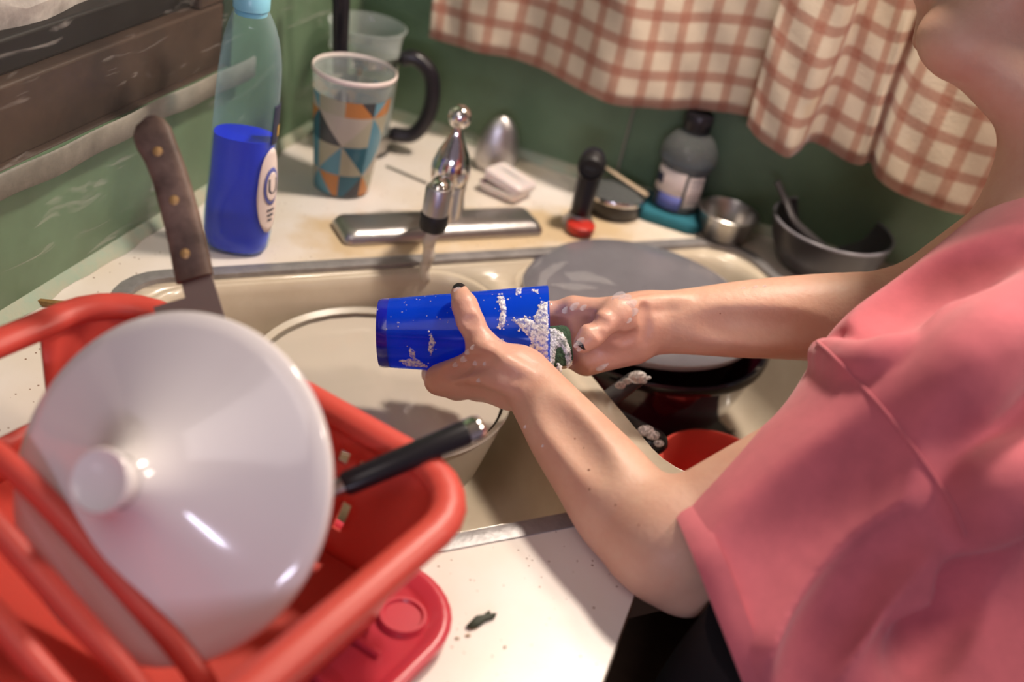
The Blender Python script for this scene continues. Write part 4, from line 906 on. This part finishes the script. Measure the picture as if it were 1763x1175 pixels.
# head and neck
Hc = PD(1745, -95, 1.02); hf = (-RGT*.80-UPV*.52+FWD*.28).normalized(); hs = hf.cross(UPV).normalized(); hu = hs.cross(hf); HM = Matrix((hf, hs, hu)).transposed()
chin = PD(1634, 62, 1.00)
def H(x, y, z): return Hc+hf*x+hs*y+hu*z
B += [ell(Hc, HM, (.094, .076, .095), .02), cone(H(.02, .0, -.05), chin, .052, .021, .025), cone(H(-.02, .05, -.045), chin, .030, .018, .02), cone(H(-.02, -.05, -.045), chin, .030, .018, .02), cone(H(.083, 0, .0), H(.105, 0, -.028), .008, .011, .008), cone(H(.070, -.018, -.060), H(.070, .018, -.060), .009, .009, .014)]
for sg in (-1, 1): B.append(ell(H(-.012, .078*sg, -.008), HM, (.020, .007, .030), .006))
Nb = PD(1852, 300, 1.02); B += [cone(PD(1672, 88, 1.0), PD(1815, 175, 1.01), .028, .050, .03), cone(H(-.045, 0, -.055), Nb, .050, .056, .025), cone(Nb, (Sl+Sr)/2, .062, .07, .03), cone((Sl+Sr)/2, S(.19, 1.17, -.06), .06, .07, .03)]
B0 = list(B)
def ridge(pts, r, h_, k, sub=False):
    """tendon (raised) or skin crease (sub) along a line on the hand"""
    q = [hit(B0, p.x, p.y, .8)[0] for p in spline([Vector((*p, 0)) for p in pts], 3)]; q = [p for p in q if p is not None]
    for i in range(len(q)-1):
        f0, f1 = (math.sin(math.pi*(.1+.8*t/(len(q)-1))) for t in (i, i+1)); o0, o1 = (r-h_*f+(1-f)*k*.3 for f in (f0, f1))
        a, b = q[i]+ray(0, 0)*0+(q[i]-CAM).normalized()*(-o0 if sub else o0), q[i+1]+(q[i+1]-CAM).normalized()*(-o1 if sub else o1)
        pr = cone(a, b, r, r, k)
        if sub: pr['sub'] = True
        B.append(pr)
ridge([(912, 648), (868, 622), (826, 596)], .005, .0022, .007)
ridge([(900, 672), (840, 652), (772, 640)], .006, .0022, .008)
ridge([(838, 622), (800, 632), (762, 646)], .006, .0024, .006, True)
ridge([(796, 553), (808, 556), (822, 552)], .004, .0010, .004, True)
ridge([(798, 547), (809, 549), (821, 545)], .004, .0012, .004, True)
ridge([(1022, 562), (1034, 569), (1040, 580)], .004, .0007, .004, True)
ridge([(1050, 585), (1075, 590), (1100, 580)], .006, .0022, .006, True)
ridge([(1010, 545), (1030, 548), (1048, 556)], .006, .0012, .006, True)
ridge([(1180, 520), (1130, 522), (1088, 528)], .006, .0020, .008)
ridge([(1112, 530), (1116, 560), (1112, 592)], .006, .0014, .006, True)
ridge([(1200, 560), (1300, 566), (1400, 574)], .014, .0025, .016, True)
ridge([(940, 690), (985, 742), (1030, 800)], .012, .0020, .014, True)
V, F = nets(B, .0023)
person = mesh_np('person', V, F, 'skin')
tag(person, 'person in a pink t-shirt and black trousers leaning over the sink washing a blue cup', 'person')
def nail(name, tip, back, n, w_=.0066, l_=.0075, mt='nail_polish'):
    d_ = (tip-back).normalized(); n = (n-d_*n.dot(d_)).normalized(); M_ = frame(n, d_); c = tip+n*.0068-d_*.001
    v, f = [], []; k = 8
    for i in range(k+1):
        for j in range(k+1):
            a, b = -1+2*i/k, -1+2*j/k; a2, b2 = a*math.sqrt(1-b*b*.35), b*math.sqrt(1-a*a*.25)
            v.append(c+M_@Vector((a2*l_, b2*w_, .0024-.0034*b2*b2-.0012*a2*a2)))
    for i in range(k):
        for j in range(k): q = i*(k+1)+j; f.append((q, q+k+1, q+k+2, q+1))
    o = obj(name, v, f, mt); md = o.modifiers.new('s', 'SOLIDIFY'); md.thickness = .0009; md.offset = -1
    tag(o, 'chipped black nail polish'); return under(o, person)
n1 = ((Lt[3]-CA)-CX*(Lt[3]-CA).dot(CX)).normalized(); nail('thumb_nail', Lt[3], Lt[2], (n1*.55-FWD*.55+UPV*.35))
nail('thumb_nail', Rt[3], Rt[2], -FWD+UPV*.1-RGT*.15)
mb = MB()
for px, py, s_ in ((787, 499, .0020), (1000, 588, .0028), (994, 594, .0022), (998, 601, .0018), (800, 618, .0025), (806, 606, .002), (815, 598, .0018), (777, 612, .003), (785, 628, .002), (820, 625, .002), (836, 626, .0016), (856, 572, .002), (862, 588, .0018), (1065, 512, .004), (1075, 516, .004), (1086, 524, .0035), (1090, 538, .003), (1082, 552, .002), (975, 534, .0026), (990, 528, .003), (1005, 530, .0022), (1035, 632, .003), (1042, 628, .002), (825, 655, .0016), (1280, 497, .0012), (1300, 495, .0014), (1316, 494, .0012), (905, 735, .0012), (935, 768, .0010)):
    h_, D_ = hit(B, px, py, .8)
    if h_ is not None: mb.ball(h_, (s_*1.9, s_*1.2, s_*.22), 10, frame(-FWD, RGT*.7+UPV*.4), 6)
tag(under(mb.build('suds', 'thin_suds'), person), 'suds and drops on the wet skin', kind='stuff')
mb = MB()
for px, py, s_ in ((1014, 810, .0013), (1005, 772, .0008), (1015, 843, .0012), (1060, 870, .0009), (990, 756, .0009), (1100, 905, .0008), (1240, 540, .0008)):
    h_, D_ = hit(B, px, py, .8)
    if h_ is not None: mb.ball(h_, (s_, s_*.8, s_*.3), 8, frame(-FWD), 5)
tag(under(mb.build('moles', 'mole'), person), 'small brown moles', kind='stuff')
hair = [ell(H(-.020, 0, .018), HM, (.090, .087, .094), .01), ell(H(-.062, 0, -.035), HM, (.050, .074, .075), .03)]
for sg in (-1, 1): hair += [cone(H(-.015, .066*sg, .03), H(-.035, .074*sg, -.055), .034, .030, .03), cone(H(-.035, .074*sg, -.055), H(-.070, .052*sg, -.125), .030, .020, .03)]
hair += [cone(H(-.085, 0, -.06), H(-.105, 0, -.15), .045, .028, .04), dict(ell(H(.098, 0, -.030), HM, (.082, .10, .088), .01), sub=True)]
def hdisp(p): q = (p-np.array(Hc)); a_ = np.arctan2(q@np.array(hs), q@np.array(hf)); return .0016*np.sin(a_*34+(q@np.array(hu))*22)
V, F = nets(hair, .004, hdisp); under(mesh_np('hair', V, F, 'hair'), person)['label'] = 'dark hair'
for sg in (-1, 1): under(MB().ball(H(.080, .030*sg, .004), .012, 12).build('eye', 'eye_white'), person)
# --- t-shirt
T = []
SA, SBp = PD(1080, 1138, .905), PD(1585, 790, .925)
T += [cone(SA, SBp, .0685, .102, .03, FWD, 1.12), cone(PD(1640, 690, .945), PD(1935, 455, 1.04), .108, .118, .05), cone(PD(1790, 720, 1.05), S(.15, 1.18, -.09), .152, .158, .04), cone(Sr, S(.36, .93, .18), .085, .075, .03), cone(PD(1550, 1100, .945), PD(1640, 1320, .90), .085, .110, .03), cone(PD(1405, 1135, .875), PD(1545, 1310, .865), .048, .080, .02)]
T0 = list(T)
def fold(pts, r, dep, k=.02, sub=False):
    """a crease (sub) or a ridge of height dep along a line on the cloth"""
    hs_ = []
    for p in spline([Vector((*q, 0)) for q in pts], 4):
        h_, D_ = hit(T0, p.x, p.y)
        if h_ is not None: hs_.append(h_)
    n_ = len(hs_)
    for i in range(n_-1):
        def off(t):
            f_ = min(1, 2.2*min(t, 1-t)); f_ = f_*f_*(3-2*f_); d_ = dep*f_-(1-f_)*k*.35
            return (-(r-d_) if sub else (r-d_))
        a, b = hs_[i], hs_[i+1]; va, vb = (a-CAM).normalized(), (b-CAM).normalized()
        pr = cone(a+va*off(i/(n_-1)), b+vb*off((i+1)/(n_-1)), r, r, k)
        if sub: pr['sub'] = True
        T.append(pr)
seam = [(1383, 572), (1420, 600), (1470, 650), (1520, 705), (1570, 768), (1612, 828), (1640, 872), (1662, 925)]
fold([(1575, 790), (1480, 890), (1400, 1000), (1345, 1110), (1300, 1220)], .038, .013, .028)
fold([(1560, 700), (1440, 830), (1330, 950), (1260, 1050)], .045, .009, .03, True)
fold([(1650, 905), (1570, 935), (1490, 995), (1425, 1085), (1390, 1180)], .018, .018, .014, True)
fold([(1610, 985), (1540, 1060), (1490, 1160)], .026, .010, .018)
fold([(1700, 985), (1620, 1060), (1570, 1160)], .020, .012, .016, True)
fold([(1640, 930), (1720, 895), (1830, 845)], .020, .020, .016, True)
fold([(1652, 900), (1690, 790), (1740, 670), (1800, 560)], .030, .013, .022, True)
fold([(1660, 880), (1740, 840), (1840, 790)], .024, .012, .02)
fold([(1470, 545), (1580, 470), (1740, 400)], .030, .011, .022, True)
fold([(1470, 500), (1560, 430), (1690, 350)], .022, .006, .018)
fold([(1405, 566), (1450, 592), (1540, 596)], .014, .008, .010, True)
fold([(1420, 610), (1490, 625), (1560, 610)], .014, .005, .010)
fold([(1600, 705), (1690, 615), (1800, 530)], .026, .009, .022)
def sdisp(p):
    return .0007*np.sin(p[:, 0]*37+p[:, 2]*31)*np.sin(p[:, 1]*29-p[:, 2]*22)
V, F = nets(T, .0034, sdisp)
nd = np.array((Nb-(Sl+Sr)/2).normalized()); q = V-np.array(Nb); rem = ((q@nd) > -.01) & (np.linalg.norm(q-np.outer(q@nd, nd), axis=1) < .062)
sc_ = np.array(S(.36, .93, .18)); sn = np.array((S(.36, .93, .18)-Sr).normalized()); q = V-sc_; rem |= ((q@sn) > .02) & (np.linalg.norm(q, axis=1) < .10)
F = F[~rem[F].any(1)]; used = np.unique(F); mp_ = np.full(len(V), -1); mp_[used] = np.arange(len(used))
shirt = mesh_np('t_shirt', V[used], mp_[F], 'shirt_pink')
cn = (-RGT*.934-UPV*.36+FWD*.05).normalized(); c0 = PD(1206, 985, .905)
bm = bmesh.new(); bm.from_mesh(shirt.data)
rr = bmesh.ops.bisect_plane(bm, geom=bm.verts[:]+bm.edges[:]+bm.faces[:], plane_co=c0, plane_no=cn, clear_outer=True)
adj = {}
for e in rr['geom_cut']:
    if isinstance(e, bmesh.types.BMEdge):
        a, b = e.verts; adj.setdefault(a, []).append(b); adj.setdefault(b, []).append(a)
best = []; seen = set()
for v0 in adj:
    if v0 in seen: continue
    seen.add(v0); ends = []
    for nb in adj[v0][:2]:
        ch = []; cur = nb
        while cur not in seen:
            seen.add(cur); ch.append(cur); nx_ = [q for q in adj[cur] if q not in seen]
            if not nx_: break
            cur = nx_[0]
        ends.append(ch)
    ends += [[]]*(2-len(ends)); ch = ends[1][::-1]+[v0]+ends[0]
    if len(ch) > len(best): best = ch
loop = [v.co.copy() for v in best]
bm.to_mesh(shirt.data); bm.free(); shirt.data.polygons.foreach_set('use_smooth', [True]*len(shirt.data.polygons))
md = shirt.modifiers.new('s', 'SOLIDIFY'); md.thickness = .0028; md.offset = -1
under(shirt, person)['label'] = 'loose pink t-shirt with short sleeves'
ctr = sum(loop, Vector())/len(loop); m_ = len(loop); st = max(1, m_//130)
sm = [sum((loop[(i+k) % m_] for k in range(-4, 5)), Vector())/9 for i in range(0, m_, st)]; rs = []
for i, p in enumerate(sm):
    t_ = (sm[(i+1) % len(sm)]-sm[i-1]).normalized(); d_ = t_.cross(cn).normalized(); d_ = d_ if d_.dot(p-ctr) > 0 else -d_
    rs.append([p+d_*x+cn*y for x, y in ((.0030, -.018), (.0042, -.010), (.0040, -.002), (.0025, .003), (-.0015, .003), (-.003, -.002), (-.003, -.018))])
rs.append(rs[0]); tag(MB().rings(rs, False, False).build('sleeve_hem', 'shirt_pink', shirt), 'stitched sleeve hem')
sp_ = [hit(T, p.x, p.y)[0] for p in spline([Vector((*q, 0)) for q in seam], 6)]
tag(MB().tube([p+(CAM-p).normalized()*.0002 for p in sp_ if p is not None], .0016, 8).build('armhole_seam', 'shirt_pink', shirt), 'stitched armhole seam')
# --- trousers and shoes
mb = MB(); rs = []
def pel(c, hu_, hv, z, n=32): return [S(c[0]+hu_*math.copysign(abs(math.cos(q))**.8, math.cos(q)), c[1]+hv*math.copysign(abs(math.sin(q))**.8, math.sin(q)), z) for q in (2*math.pi*i/n for i in range(n))]
tr = thing('trousers', None, None, S(.1, 1.13, -.85)) if False else None
legs = [pel((.10, 1.135), .200, .112, .03), pel((.095, 1.135), .218, .120, -.05), pel((.095, 1.135), .218, .122, -.16)]
mb.rings(legs, True, True)
for cu_ in (.00, .205):
    mb.rings([pel((cu_, 1.135), .108, .115, -.14), pel((cu_, 1.135), .100, .105, -.28), pel((cu_, 1.14), .078, .082, -.48), pel((cu_, 1.15), .062, .066, -.70), pel((cu_, 1.15), .058, .062, -.855)], True, True)
under(mb.build('trousers', 'trousers_black'), person)['label'] = 'black trousers'
for cu_ in (.00, .205):
    under(MB().rings([pel((cu_, 1.10), .042, .115, -.8995), pel((cu_, 1.10), .046, .122, -.89), pel((cu_, 1.11), .044, .110, -.865), pel((cu_, 1.14), .038, .06, -.84)]).build('shoe', 'shoe'), person)
